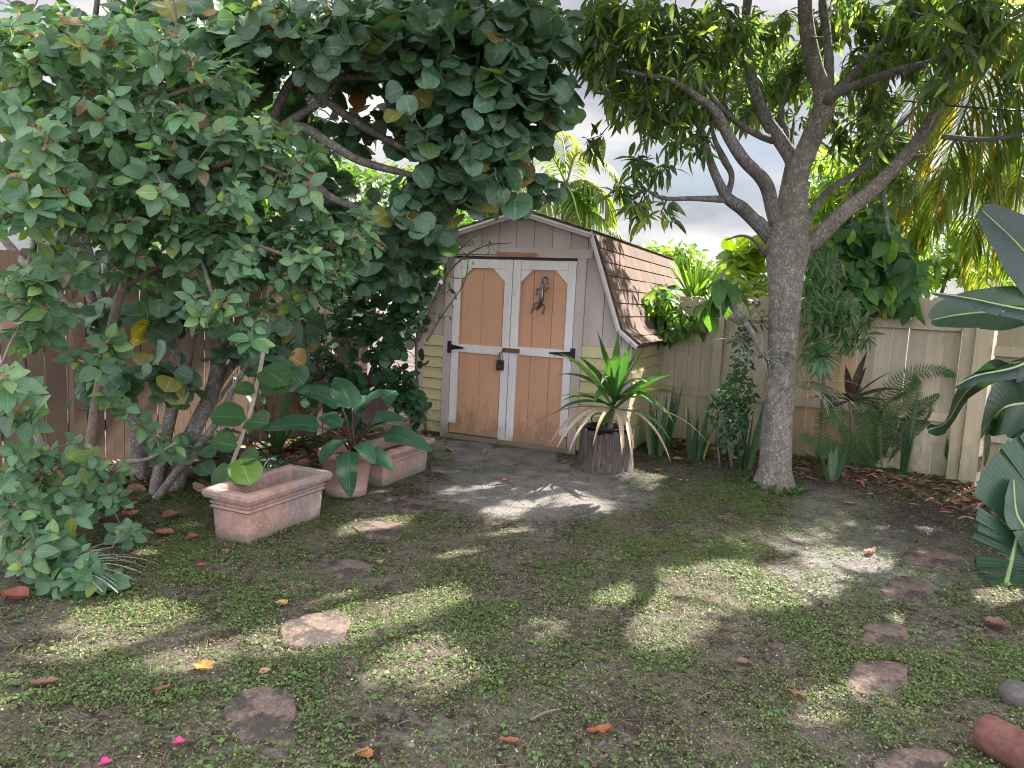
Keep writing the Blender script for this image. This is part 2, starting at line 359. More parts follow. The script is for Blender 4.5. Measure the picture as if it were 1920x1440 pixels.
def gheight(x, y): return .022*(fbm(x, y, 1.3)-.5) + .012*(fbm(x, y, 5.)-.5)
ax_ = np.concatenate([[-400, -150, -60, -30, -18, -12], np.arange(-8, 8.01, .06), [12, 18, 30, 60, 150, 400]])
ay_ = np.concatenate([[-300, -100, -30, -10, -4], np.arange(-1, 11.01, .06), [13, 16, 22, 35, 60, 150, 500]])
X, Y = np.meshgrid(ax_, ay_); near = (np.abs(X) < 9) & (Y > -2) & (Y < 11.5)
Z = np.where(near, gheight(X, Y), -.01)
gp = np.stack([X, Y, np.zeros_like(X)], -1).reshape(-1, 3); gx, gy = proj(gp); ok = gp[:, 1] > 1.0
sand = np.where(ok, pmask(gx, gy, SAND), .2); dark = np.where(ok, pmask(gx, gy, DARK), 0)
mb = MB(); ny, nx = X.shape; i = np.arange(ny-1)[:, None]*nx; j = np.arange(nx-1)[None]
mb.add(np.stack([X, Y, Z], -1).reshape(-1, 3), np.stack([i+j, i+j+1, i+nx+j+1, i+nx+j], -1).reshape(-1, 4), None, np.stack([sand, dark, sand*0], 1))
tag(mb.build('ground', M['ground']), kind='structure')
# ------------------------------------------------------------ shed
SA = np.array([-.67, 7.87]); SU = unit(np.array([1.27, -.55])); yaw = math.atan2(SU[1], SU[0])
sc0 = SA + .776*SU
shed = thing('garden_shed', 'small beige barn-roofed shed with tan double doors and yellow lower siding', 'shed', (sc0[0], sc0[1], 0), yaw)
def prof(x):
    x = abs(x); return float(np.interp(x, [0, .765, 1.11, 1.22], [2.42, 2.2, 1.26, 1.20]))
DX0, DX1, DTOP = -.776, .608, 1.955
mb = MB()
def vboards(x0, x1, zb, y0, y1, wd=.2, top=None, depthback=False):
    x = x0; k = 0
    while x < x1-.001:
        xe = min(x+wd, x1); cs = [x] + [b for b in (-.765, 0, .765) if x < b < xe] + [xe]; c = rng.uniform(.9, 1.06)*np.ones(3)
        for a, b in zip(cs[:-1], cs[1:]):
            a2 = a + (.003 if a == x else 0); b2 = b - (.003 if b == xe else 0)
            ta, tb = (prof(a2), prof(b2)) if top is None else (top, top)
            prism(mb, [(a2, zb), (b2, zb), (b2, tb), (a2, ta)], y0, y1, c)
        x = xe
vboards(-1.22, DX0-.1, 1.12, 0, .03); vboards(DX0-.1, DX1+.1, 2.06, 0, .03); vboards(DX1+.1, 1.22, 1.12, 0, .03)
box(mb, -1.22, -1.13, -.015, .03, 0.02, 1.12); box(mb, 1.12, 1.22, -.015, .03, .02, 1.125)
bw = MB(); mb, keep_ = bw, mb; vboards(-1.2, 1.2, 0, 3.62, 3.66); mb = keep_; bw.build('back_wall', M['taupe'], shed, local=True, smooth=False)
mb.build('wall', M['taupe'], shed, local=True, smooth=False)
mb = MB()   # sheathing behind the boards, side walls' core
prism(mb, [(-1.19, .0), (1.19, .0), (1.19, 1.19), (-1.19, 1.19)], .05, .08, (.3, .3, .3)); prism(mb, [(-.76, 1.19), (.76, 1.19), (.76, 2.18), (-.76, 2.18)], .05, .08, (.3, .3, .3))
prism(mb, [(-1.1, 1.19), (-.76, 1.19), (-.76, 2.1), (-1.1, 1.2)], .05, .08, (.3, .3, .3)); prism(mb, [(.76, 1.19), (1.1, 1.19), (1.1, 1.2), (.76, 2.1)], .05, .08, (.3, .3, .3))
box(mb, 1.15, 1.18, .1, 3.6, 0, 1.19, (.5, .5, .5)); box(mb, -1.18, -1.15, .1, 3.6, 0, 1.19, (.5, .5, .5))
mb.build('sheathing', M['taupe'], shed, local=True, smooth=False)
mb = MB()
for k in range(9):
    z = .04 + k*.12
    for a, b in ((-1.128, DX0-.102), (DX1+.102, 1.118)):
        obox(mb, ((a+b)/2, -.008, z+.06), [[1, 0, 0], [0, math.cos(.15), -math.sin(.15)], [0, math.sin(.15), math.cos(.15)]], ((b-a)/2, .007, .0575), rng.uniform(.93, 1.05)*np.ones(3))
    for sx_ in (1, -1):
        obox(mb, (sx_*1.205, 1.85, z+.06), [[math.cos(.09), 0, sx_*math.sin(.09)*-1], [0, 1, 0], [sx_*math.sin(.09), 0, math.cos(.09)]], (.008, 1.78, .0575), rng.uniform(.93, 1.05)*np.ones(3))
mb.build('lap_siding', M['yellow'], shed, local=True, smooth=False)
mb = MB()
box(mb, DX0-.1, DX0-.006, -.03, .03, .0, 2.0, (1.02, 1, 1)); box(mb, DX1+.006, DX1+.1, -.03, .03, .0, 2.0, (1, 1, 1))
box(mb, DX0-.12, DX1+.16, -.034, .03, 1.985, 2.075, (1.03, 1.02, 1))
mb.build('door_frame', M['taupe'], shed, local=True, smooth=False)
mb = MB(); box(mb, -.27, .17, -.05, -.036, 1.995, 2.03); mb.build('lintel_board', M['brownboard'], shed, local=True, smooth=False)
mb = MB(); box(mb, DX0-.02, DX1+.04, -.06, .02, 0.0, .05, (.25, .24, .23)); mb.build('sill', M['taupe'], shed, local=True, smooth=False)
mid = (DX0+DX1)/2
for sd in (0, 1):
    x0, x1 = (DX0, mid-.004) if sd == 0 else (mid+.004, DX1)
    lab = None
    mb = MB(); ws = [0, .12, .5, .88, 1] if sd == 0 else [0, .33, .66, 1]; zb = .07 if sd == 0 else .05
    for a, b in zip(ws[:-1], ws[1:]):
        g = .0015 if sd == 0 else .0035
        box(mb, x0+.02+(x1-x0-.04)*a+g, x0+.02+(x1-x0-.04)*b-g, -.012, .01, zb, DTOP-.01, rng.uniform(.96, 1.04)*np.ones(3))
    box(mb, x0+.02, x1-.02, -.006, .008, zb, DTOP-.02, (.6, .6, .6))
    box(mb, x0+(.004 if sd == 0 else .085), x1-(.085 if sd == 0 else .004), -.024, -.013, zb-.01, .17 if sd == 0 else .16, (1.02, 1, .98))
    d = mb.build('door', M['tan'], shed, local=True, smooth=False)
    W[d] = W[shed]
    mb = MB(); y0, y1 = -.03, -.014
    o0 = .17 if sd == 0 else .03; o1 = .02 if sd == 0 else .17
    box(mb, x0, x0+.085, y0, y1, o0, DTOP, (1, 1, 1)); box(mb, x1-.085, x1, y0, y1, o1, DTOP, (.98, .98, 1))
    box(mb, x0+.087, x1-.087, y0+.001, y1, DTOP-.095, DTOP-.002, (1.02, 1.02, 1))
    zm = 1.0 if sd == 0 else 1.02
    box(mb, x0+.087, x1-.087, y0+.001, y1, zm-.045, zm+.04, (.98, .98, .98))
    for q in (0, 1):
        xa = x0+.087 if q == 0 else x1-.087; s_ = 1 if q == 0 else -1; zt = DTOP-.097; c_ = .13
        pts = [(xa, zt-c_), (xa+s_*.002, zt-c_), (xa+s_*c_, zt-.001), (xa, zt)]
        if s_ < 0: pts = pts[::-1]
        prism(mb, pts, y0+.004, y1, (1.04, 1.03, 1.0))
    f = mb.build('frame', M['white'], d, local=True, smooth=False)
    mb = MB(); hx = x0-.02 if sd == 0 else x1+.02; s_ = 1 if sd == 0 else -1; zm2 = zm
    box(mb, hx-.02, hx+.02, -.042, -.031, zm2-.065, zm2+.065)
    L_ = .17 if sd == 0 else .26
    pts = [(hx+s_*.02, zm2-.03), (hx+s_*L_, zm2-.007), (hx+s_*L_, zm2+.007), (hx+s_*.02, zm2+.03)]
    if s_ < 0: pts = pts[::-1]
    prism(mb, pts, -.041, -.032); 
    tube(mb, [[hx+s_*.02, -.045, zm2-.065], [hx+s_*.02, -.045, zm2+.065]], .009, 8, sm=False)
    mb.build('hinge', M['black'], d, local=True, smooth=False)
mb = MB(); box(mb, mid-.07, mid+.12, -.046, -.031, .99, 1.035, (1, 1, 1))
for q in (-.05, .03, .1): lathe(mb, [(.008, -.0), (.008, .004), (.001, .005)], 8, ctr=(mid+q, -.05, 1.01))
tube(mb, [[mid-.06, -.046, 1.02], [mid-.06, -.07, 1.02], [mid-.06, -.07, .995], [mid-.06, -.046, .995]], .006, 6, n=12)
mb.build('hasp', M['rust'], shed, local=True, smooth=False)
# roof: courses of tabs laid on both gambrel sides
mb = MB(); YA, YB = -.12, 3.8
secs = [(0, 2.47, .80, 2.24), (.80, 2.24, 1.14, 1.32), (1.14, 1.32, 1.31, 1.19)]
for s_ in (1, -1):
    for si, (xa, za, xb, zb) in enumerate(secs):
        L_ = math.hypot(xb-xa, zb-za); dx, dz = (xb-xa)/L_, (zb-za)/L_; nc = max(2, round(L_/.145)); cl = L_/nc
        nrm = np.array([-dz*s_, 0, dx]) if True else 0
        down = np.array([dx*s_, 0, dz]); nrm = np.array([-dz*s_, 0, dx])
        obox(mb, ((xa+xb)/2*s_, (YA+YB)/2, (za+zb)/2)-nrm*.012, [down, [0, 1, 0], nrm], (L_/2, (YB-YA)/2-.004, .008), (.5, .5, .5))
        for c in range(nc):
            t = (c+.5)*cl+.012; y = YA - rng.uniform(0, .2); tilt = .07
            dn = down*math.cos(tilt)+nrm*math.sin(tilt); nn = nrm*math.cos(tilt)-down*math.sin(tilt)
            while y < YB:
                ye = min(y+.31, YB+rng.uniform(0, .01)); y_ = max(y, YA)
                if ye-y_ > .02:
                    p = np.array([xa*s_, 0, za])+down*t+nrm*(.004+rng.uniform(0, .002)); p[1] = (y_+ye)/2
                    obox(mb, p, [dn, [0, 1, 0], nn], (cl/2+.012, (ye-y_)/2-.003, .003), rng.uniform(.84, 1.12)*np.array([1, rng.uniform(.95, 1.03), rng.uniform(.92, 1.05)]))
                y = y+.31
for y in np.arange(YA, YB, .2): prism(mb, [(-.1, 2.455), (0, 2.483), (.1, 2.455), (0, 2.45)], y, y+.2, rng.uniform(.7, 1.1)*np.ones(3))
mb.build('roof', M['shingle'], shed, local=True, smooth=False)
mb = MB()
for s_ in (1, -1):
    for (xa, za, xb, zb) in secs:
        L_ = math.hypot(xb-xa, zb-za); down = np.array([(xb-xa)/L_*s_, 0, (zb-za)/L_]); nrm = np.array([-(zb-za)/L_*s_, 0, (xb-xa)/L_])
        for off, hh, yy in ((-.047, .021, -.085), (-.030, .010, -.112)):
            obox(mb, np.array([(xa+xb)/2*s_, yy, (za+zb)/2])+nrm*off, [down, [0, 1, 0], nrm], (L_/2+.012, .012 if yy > -.1 else .014, hh), (1, 1, 1))
        obox(mb, np.array([(xa+xb)/2*s_, .0, (za+zb)/2])+nrm*-.03, [down, [0, 1, 0], nrm], (L_/2, .075, .006), (.6, .6, .6))
mb.build('gable_trim', M['white'], shed, local=True, smooth=False)
def shedpt(x, y, z): return np.array(W[shed] @ Vector((x, y, z)))
# gecko ornament hanging on the right door
gk = MB(); gx0, gz0, gyy = .25, 1.62, -.03
body = np.array([[-.045, 0, -.17], [-.02, -.004, -.13], [0, -.012, -.08], [.008, -.014, -.02], [.005, -.012, .05], [.01, -.012, .1], [.0, -.01, .13]])
tube(gk, body+[gx0, gyy, gz0], [.008, .016, .022, .024, .02, .017, .008], 10, n=22)
tail = [[.0, 0, .1], [.03, 0, .16], [.06, 0, .14], [.065, 0, .1], [.05, 0, .07]]
th = np.linspace(-.5, 5.2, 16)
tube(gk, np.array([[gx0+.03+.035*math.cos(t), gyy-.006, gz0+.12+.05*math.sin(t)] for t in th[::-1]]), np.linspace(.004, .012, 16), 7)
for (a, b, c) in (((0, -.1), (-.06, -.1), (-.085, -.15)), ((0, -.1), (.045, -.13), (.03, -.19)), ((0, .03), (-.045, .05), (-.05, .0)), ((0, .04), (.05, .03), (.065, .07)), ((-.03, -.13), (-.07, -.15), (-.1, -.19))):
    tube(gk, np.array([[gx0+p[0], gyy-.01, gz0+p[1]] for p in (a, b, c)]), [.009, .007, .005], 6)
    for q in (-.015, 0, .015): tube(gk, np.array([[gx0+c[0], gyy-.01, gz0+c[1]], [gx0+c[0]+q, gyy-.012, gz0+c[1]-.018]]), .0035, 5, sm=False)
o = tag(gk.build('wall_ornament', M['steel'], None), 'dark metal lizard ornament hanging on the right shed door', 'ornament')
V_ = o.data.vertices
for v in V_: v.co = W[shed] @ v.co
oc = Vector(shedpt(gx0, gyy, gz0)); 
for v in V_: v.co -= oc
o.location = oc
# lock box
lp = shedpt(mid-.075, -.075, .86)
lk = thing('padlock', 'grey combination lock box hanging from the door hasp', 'padlock', lp, yaw)
mb = MB(); box(mb, -.035, .035, -.02, .02, -.06, .045); mb.build('case', M['blackplastic'], lk, local=True, smooth=False)
mb = MB(); box(mb, -.026, .026, -.026, -.021, -.05, .035); mb.build('face_plate', M['steel'], lk, local=True, smooth=False)
mb = MB()
for q in range(4): box(mb, -.018+.01*q, -.011+.01*q, -.03, -.0262, .0, .022)
mb.build('dial', M['blackplastic'], lk, local=True, smooth=False)
mb = MB(); tube(mb, [[-.02, 0, .04], [-.02, 0, .1], [0, 0, .125], [.02, 0, .1], [.02, 0, .04]], .006, 8, n=16); mb.build('shackle', M['steel'], lk, local=True)
# ------------------------------------------------------------ fences
def board_fence(name, label, pts, mat, zt, wd=.14, gap=.006, rails=(.45, 1.45), front=-1, dog=True, railfront=True, colf=None, postat=()):
    A, B = np.array(pts[0]), np.array(pts[1]); L_ = np.linalg.norm(B-A); d = (B-A)/L_; ang = math.atan2(d[1], d[0])
    t = thing(name, label, 'fence', (A[0], A[1], 0), ang)
    mb = MB(); x = 0
    while x < L_:
        w_ = wd*rng.uniform(.93, 1.05); xe = min(x+w_, L_); g = gap*rng.uniform(.4, 1.8)
        z1 = (zt(x/L_) if callable(zt) else zt)+rng.uniform(-.015, .015); z0 = .02+rng.uniform(-.01, .02); cz = rng.uniform(.72, 1.14); cc = np.array([cz, cz*rng.uniform(.97, 1.02), cz*rng.uniform(.93, 1.03)])
        if colf is not None: cc = cc*np.asarray(colf(x/L_))
        y = rng.uniform(-.003, .003); ln = rng.uniform(-.004, .004)
        if dog:
            k = .03
            prism(mb, [(x, z0), (xe-g, z0), (xe-g+ln, z1-k), (x+ln, z1-k)], y-.008, y+.008, cc)
            prism(mb, [(x+ln, z1-k), (xe-g+ln, z1-k), (xe-g+ln-.025, z1), (x+ln+.025, z1)], y-.008, y+.008, cc)
        else: prism(mb, [(x, z0), (xe-g, z0), (xe-g+ln, z1), (x+ln, z1)], y-.008, y+.008, cc)
        x = xe
    mb.build('board_panel', mat, t, local=True, smooth=False)
    for z in rails:
        mb = MB(); y = -.03 if railfront else .035; s = rng.uniform(-.02, .02)
        obox(mb, (L_/2, y, z), [[math.cos(s*.3), 0, math.sin(s*.3)], [0, 1, 0], [-math.sin(s*.3), 0, math.cos(s*.3)]], (L_/2, .025, .045), (.86, .86, .78) if not colf else (1, .97, .9))
        mb.build('rail', mat, t, local=True, smooth=False)
    for px_, hh in postat:
        mb = MB(); box(mb, px_-.045, px_+.045, .012 if railfront else -.1, .1 if railfront else -.012, 0, hh, (.9, .88, .84)); mb.build('post', mat, t, local=True, smooth=False)
    return t
fl0 = G(-220, 935)[:2]; fl1 = np.array([-1.62, 8.0])
board_fence('wooden_fence', 'tan vertical board fence in deep shade behind the left shrubs', (fl0, fl1), M['fence_tan'], 1.74, .145, .008, (.35, 1.0, 1.55), railfront=False, dog=False, postat=((1.2, 1.7), (3.4, 1.7), (5.4, 1.7)))
f0 = np.array([1.62, 8.5]); f1 = np.array([4.31, 6.85])
def cf(t): return (1, 1, 1) if t < .42 or t > .68 else (1.12, .88, .62)
board_fence('wooden_fence', 'pale mildewed board fence behind the mango trunk', (f0, f1), M['fence_pale'], lambda t: 1.67+.09*t, .15, .0022, (.62, 1.50), colf=cf)
# far left bay of the pale fence: a framed gate beside the shed
gd = unit(f1-f0)
gt = thing('fence_gate', 'pale mildewed gate panel between the shed corner and the mango tree', 'gate', (f0[0]-gd[1]*-.06+.02, f0[1]-.07, 0), math.atan2(gd[1], gd[0]))
mb = MB()
for k in range(5): prism(mb, [(k*.15, .05), (k*.15+.146, .05), (k*.15+.146, 1.34), (k*.15, 1.34)], -.008, .008, rng.uniform(.85, 1.05)*np.ones(3))
mb.build('board_panel', M['fence_pale'], gt, local=True, smooth=False)
mb = MB(); box(mb, 0, .76, -.03, -.009, 1.14, 1.25, (.8, .82, .76)); mb.build('rail', M['fence_pale'], gt, local=True, smooth=False)
mb = MB(); box(mb, 0, .76, -.03, -.009, .56, .65, (.8, .78, .68)); mb.build('rail', M['fence_pale'], gt, local=True, smooth=False)
mb = MB(); box(mb, -.05, .03, -.034, .012, .02, 1.40, (1.1, 1.1, 1.1)); mb.build('stile', M['fence_pale'], gt, local=True, smooth=False)
mb = MB(); box(mb, .73, .83, -.034, .012, .02, 1.66, (.95, .96, .88)); mb.build('stile', M['fence_pale'], gt, local=True, smooth=False)
# corner post with cap, and the side fence running right
cp = thing('fence_post', 'thick weathered post with flat copper cap at the fence corner', 'post', (4.36, 6.72, 0), R(-30))
mb = MB(); box(mb, -.07, .07, -.07, .07, 0, 1.74, (.95, .92, .82)); mb.build('shaft', M['fence_pale'], cp, local=True, smooth=False)
mb = MB(); box(mb, -.10, .10, -.10, .10, 1.742, 1.765); lathe(mb, [(.1, 1.766), (.06, 1.785), (.001, 1.8)], 4); mb.build('cap', M['rust'], cp, local=True, smooth=False)
mb = MB(); box(mb, -.17, -.075, -.035, .03, .0, 1.62, (.85, .86, .7)); mb.build('side_stud', M['fence_pale'], cp, local=True, smooth=False)
board_fence('wooden_fence', 'yellowish board fence with lattice gaps at the right edge', (np.array([4.42, 6.62]), np.array([6.2, 4.7])), M['fence_pale'], 1.7, .12, .003, (.5, 1.3), colf=lambda t: (.95, .93, .72))
# ------------------------------------------------------------ paving in front of the shed and stepping stones
mb = MB()
for (cx, cy, rx, ry, a) in [(865,838,62,13,2),(985,853,62,14,5),(905,862,55,13,3),(1020,874,50,12,6),(850,850,40,9,0),(950,880,60,10,4),(835,872,30,9,0)]:
    ctr = G(cx, cy, .02); ex = G(cx+rx, cy+ry*.25, .02)-ctr; ey = G(cx, cy-ry, .02)-ctr; k = 20
    th = np.linspace(0, 2*np.pi, k, endpoint=False); rr = np.sign(np.cos(th))*np.abs(np.cos(th))**.35; ss = np.sign(np.sin(th))*np.abs(np.sin(th))**.35
    ring = ctr + rr[:, None]*ex + ss[:, None]*ey + rng.normal(0, .008, (k, 3))*[1, 1, 0]; ring[:, 2] = .006+rng.uniform(0, .004)
    bot = ring.copy(); bot[:, 2] = -.02; inn = ctr+(ring-ctr)*.94; inn[:, 2] = ring[:, 2]+.003; c0 = np.tile(ctr, (k, 1))+(ring-ctr)*.02; c0[:, 2] = ring[:, 2]+.004
    j = np.arange(k); q = (j+1) % k
    mb.add(np.concatenate([bot, ring, inn, c0]), np.concatenate([np.stack([j+a_*k, q+a_*k, q+(a_+1)*k, j+(a_+1)*k], 1) for a_ in range(3)]))
tag(mb.build('paving', M['paver']), kind='structure')
STONES = [(492,1340,72,46,.2,'rust brown stepping stone stained black, nearest the bottom left'),
 (592,1181,64,30,-.1,'tan stepping stone half in sunlight beside the fallen dried leaf'),
 (655,1066,48,15,0,'oval dark stepping stone below the long terracotta planter'),
 (711,991,50,13,0,'flat stepping stone with a sunlit edge right of the round pot'),
 (775,946,32,13,.3,'small broken stepping stone nearest the shed paving'),
 (1706,1108,52,24,.15,'rounded grey stepping stone in bare sand at the right'),
 (1658,1192,46,24,.2,'brown stepping stone with a pale sunlit spot, right side'),
 (1650,1275,62,34,.35,'dark speckled stepping stone in green weeds, lower right'),
 (1722,1428,72,26,0,'dark stepping stone cut by the bottom edge of the photo'),
 (1752,1048,58,18,.2,'flat mossy stepping stone nearest the paddle leaves')]
for k_, (cx, cy, rx, ry, rot, lab) in enumerate(STONES):
    z = .012; ctr = G(cx, cy, z); k = 36; r2 = np.random.default_rng(k_+40); th = np.linspace(0, 2*np.pi, k, endpoint=False)
    ph = r2.uniform(0, 6.28, 4); e = (.62, .6, .95, .7, .6, .9, .75, .7, .85, .9)[k_]
    ra = (1+.10*np.sin(2*th+ph[0])+.07*np.sin(3*th+ph[1])+.04*np.sin(5*th+ph[2])+.025*np.sin(9*th+ph[3]))
    cx_ = np.sign(np.cos(th))*np.abs(np.cos(th))**e*rx*ra; sy_ = np.sign(np.sin(th))*np.abs(np.sin(th))**e*ry*ra
    ring = np.array([G(cx+a, cy-b+a*rot*.3, z) for a, b in zip(cx_, sy_)])-ctr
    loops = [(1.03, -.05), (1.03, -.008), (1.0, .0), (.94, .003), (.6, .005), (.3, .006), (.02, .006)]; V = []
    for s_, dz in loops:
        v = ring*s_; v[:, 2] = dz + (r2.normal(0, .0015, k) if s_ < 1 else 0); V.append(v)
    j = np.arange(k); q = (j+1) % k
    mb = MB(); mb.add(np.concatenate(V), np.concatenate([np.stack([j+a_*k, q+a_*k, q+(a_+1)*k, j+(a_+1)*k], 1) for a_ in range(len(loops)-1)]))
    tag(mb.build('stepping_stone', M['stone'], None, local=True, origin=ctr), lab, 'stepping stone', 'stepping stones in the weedy lawn')
# ------------------------------------------------------------ pots
def rect_planter(loc, rz, label, L_=.72, Wd=.31, H_=.32):
    t = thing('rectangular_planter', label, 'planter', loc, rz, 'long terracotta planters')
    prof_ = [(-.02, 0), (-.02, .01), (-.010, H_*.60), (-.004, H_*.61), (.006, H_*.64), (-.004, H_*.67), (-.008, H_*.68), (.004, H_*.71), (.004, H_*.74), (-.006, H_*.755), (-.004, H_*.79), (.03, H_*.83), (.038, H_*.9), (.034, H_*.97), (.02, H_), (-.02, H_), (-.03, H_*.95), (-.045, H_*.5), (-.06, .05), (-.16, .045)]
    def loop(off, z):
        a, b = L_/2+off, Wd/2+off; r_ = .018; P_ = []
        for cx, cy, a0 in ((a, b, 0), (-a, b, 90), (-a, -b, 180), (a, -b, 270)):
            for q in (0, 45, 90):
                an = R(a0+q); P_.append([cx-np.sign(cx)*r_+r_*math.cos(an), cy-np.sign(cy)*r_+r_*math.sin(an), z])
        out = []
        for i in range(12):
            p, q = np.array(P_[i]), np.array(P_[(i+1) % 12]); out += [p, p*.67+q*.33, p*.33+q*.67] if i % 3 == 2 else [p]
        return np.array(out)
    def wall(pr, mat, nm, parent):
        mb = MB(); V = [loop(o_, z_) for o_, z_ in pr]; k = len(V[0]); j = np.arange(k); q = (j+1) % k
        mb.add(np.concatenate(V), np.concatenate([np.stack([j+a_*k, q+a_*k, q+(a_+1)*k, j+(a_+1)*k], 1) for a_ in range(len(V)-1)]))
        return mb.build(nm, mat, parent, local=True, smooth=False)
    wall(prof_[:10]+[prof_[10]], M['terra'], 'body', t); wall(prof_[10:], M['terra'], 'rim', t)
    return t
pc = G(465, 1025)[:2]; dl = unit(np.array([.40, .915])); ds = np.array([-dl[1], dl[0]])
c1 = pc + dl*.355 + ds*.15
rect_planter((c1[0], c1[1], 0), math.atan2(dl[1], dl[0]), 'empty weathered terracotta trough planter, nearest the camera')
pc = G(722, 915)[:2]; dl2 = unit(np.array([.38, .92])); ds2 = np.array([-dl2[1], dl2[0]]); c2 = pc+dl2*.37+ds2*.18
rp2 = rect_planter((c2[0], c2[1], 0), math.atan2(dl2[1], dl2[0]), 'terracotta trough planter behind the broad-leaved pot plant', .74, .34, .29)
mb = MB(); box(mb, -.33, .33, -.14, .14, .05, .2); mb.build('soil', M['soilin'], rp2, local=True, smooth=False)
pp = np.array([-1.24, 5.42, 0])
t = thing('round_pot', 'round terracotta pot with rolled rim between the two trough planters', 'pot', pp)
mb = MB(); lathe(mb, [(.14, 0), (.158, .005), (.16, .05), (.163, .056), (.160, .062), (.192, .285), (.198, .29)], 48); mb.build('body', M['terra2'], t, local=True)
mb = MB(); lathe(mb, [(.198, .289), (.214, .295), (.220, .32), (.216, .345), (.204, .352), (.195, .345), (.188, .28)], 48); mb.build('rim', M['terra2'], t, local=True)
mb = MB(); lathe(mb, [(.187, .285), (.12, .30), (.05, .305), (.001, .31)], 32, wob=.02)
mb.build('soil', M['soilin'], t, local=True)
# hollow log planter
sp = np.array([.92, 6.72, 0])
t = thing('log_planter', 'grey weathered hollow log used as a planter by the shed door', 'planter', sp)
mb = MB(); th = np.linspace(0, 2*np.pi, 72, endpoint=False); prf = [(.285, 0), (.27, .02), (.258, .1), (.25, .2), (.247, .3), (.25, .36), (.243, .368), (.21, .368), (.2, .3), (.2, .1)]
V = []; UV = []
for r_, z_ in prf:
    nn = 1+.022*np.sin(th*9+1)+.015*np.sin(th*17+z_*3)+.012*np.sin(th*31)+.03*np.sin(th*2); zz = z_ + (.012*np.sin(th*5+2)+.008*np.sin(th*13) if z_ > .35 else 0)
    V.append(np.stack([r_*nn*np.cos(th), r_*nn*np.sin(th), np.broadcast_to(zz, th.shape)], 1)); UV.append(np.stack([th/6.28, np.full(72, z_)], 1))
j = np.arange(72); q = (j+1) % 72
mb.add(np.concatenate(V), np.concatenate([np.stack([j+a*72, q+a*72, q+(a+1)*72, j+(a+1)*72], 1) for a in range(len(prf)-1)]), np.concatenate(UV)); mb.build('log', M['stump'], t, local=True)
mb = MB(); lathe(mb, [(.17, .02), (.192, .34), (.197, .392), (.203, .4), (.2, .408), (.19, .405), (.183, .33)], 40); pt_ = mb.build('inner_pot', M['blackplastic'], t, local=True)
mb = MB(); tube(mb, [[-.13, .1, .4], [-.14, .1, .47], [-.06, .15, .5], [.0, .16, .44]], .006, 6, n=14); mb.build('wire_handle', M['black'], t, local=True)
mb = MB(); lathe(mb, [(.184, .33), (.1, .35), (.001, .355)], 24); mb.build('soil', M['soilin'], t, local=True)
# red clay pipe and rock at the lower right
pa = G(1845, 1372, .07); pb = G(1945, 1425, .07)
mb = MB(); d_ = unit(pb-pa); tube(mb, np.array([pa+d_*s_ for s_ in (-.02, -.012, 0, .06, .13, .135, .2, .3)]), [.004, .05, .068, .07, .07, .074, .073, .073], 28, sm=False, wob=.012)
tag(mb.build('clay_log', M['redclay'], None, origin=pa), 'reddish brown clay log lying at the bottom right corner', 'clay log')
mb = MB(); rc = G(1912, 1305, .03); lathe(mb, [(.06, -.05), (.075, .0), (.07, .025), (.04, .045), (.001, .05)], 20, ctr=rc, wob=.08)
tag(mb.build('rock', M['rock'], None, origin=rc), 'round dark rock at the right edge above the clay log', 'rock')
# ------------------------------------------------------------ leaf templates (unit length along +y, width 1 = size)
def tmpl(rows, width, fold=.15, droop=.25, wave=0., cols=2, cup=0.):
    """rows: t positions, width(t): half width"""
    ts = np.linspace(0, 1, rows+1); V = []; UV = []; c = np.linspace(-1, 1, cols*2+1)
    for t in ts:
        w_ = max(width(t), .004)
        for u in c:
            V.append([u*w_, t, abs(u)*w_*fold - droop*t*t + wave*math.sin(t*9+u*3)*abs(u) + cup*(u*u)*w_]); UV.append([u*.5+.5, t])
    k = len(c); i = np.arange(rows)[:, None]*k; j = np.arange(k-1)[None]
    return np.array(V), np.stack([i+j, i+j+1, i+k+j+1, i+k+j], -1).reshape(-1, 4), np.array(UV)
ov = lambda t: .30*math.sin(math.pi*min(1, t**.85))**.75 if t < .97 else .03
T_ov = tmpl(6, ov, .25, .18, .015, 1); T_ov_lo = tmpl(3, ov, .25, .15, 0, 1)
def _disc(t):
    y = 2*t-1; return .52*math.sqrt(max(0, 1-y*y))**.9 + (.06 if .02 < t < .12 else 0)
T_gr2 = tmpl(7, _disc, .35, .38, .06, 2, -.15); T_gr = tmpl(7, _disc, .12, .10, .02, 2, .08); T_gr_lo = tmpl(4, lambda t: .5*math.sin(math.pi*(.04+.92*t))**.6, .1, .1, 0, 1)
T_mg = tmpl(4, lambda t: .125*math.sin(math.pi*min(1, t**.8))**.7, .3, .35, .01, 1); T_mg_lo = tmpl(2, lambda t: .14*math.sin(math.pi*(.1+.85*t)), .3, .3, 0, 1)
T_sf = tmpl(4, lambda t: .2*math.sin(math.pi*min(1, t**1.1))**.7, .2, .35, .01, 1)
T_ph = tmpl(9, lambda t: .30*min(1, (t*9)**.6)*max(0, 1-t**3.2)**.8, .2, .30, .01, 3)
T_weed = tmpl(2, lambda t: (.10, .42, .12)[int(round(t*2))], .1, .1, 0, 1)
_w = T_weed
T_quad = (np.array([[-.35, 0, 0], [.35, .1, 0], [.3, 1, .05], [-.4, .85, .05]], float), np.array([[0, 1, 2, 3]]), np.array([[.3, 0], [.7, 0], [.7, 1], [.3, 1]], float))
T_blade = (np.array([[-.04, 0, 0], [.04, 0, 0], [.04, .55, .12], [-.04, .55, .12], [.008, 1, .05], [-.008, 1, .05]], float), np.array([[0, 1, 2, 3], [3, 2, 4, 5]]), np.array([[.3, 0], [.7, 0], [.7, .5], [.3, .5], [.6, 1], [.4, 1]], float))
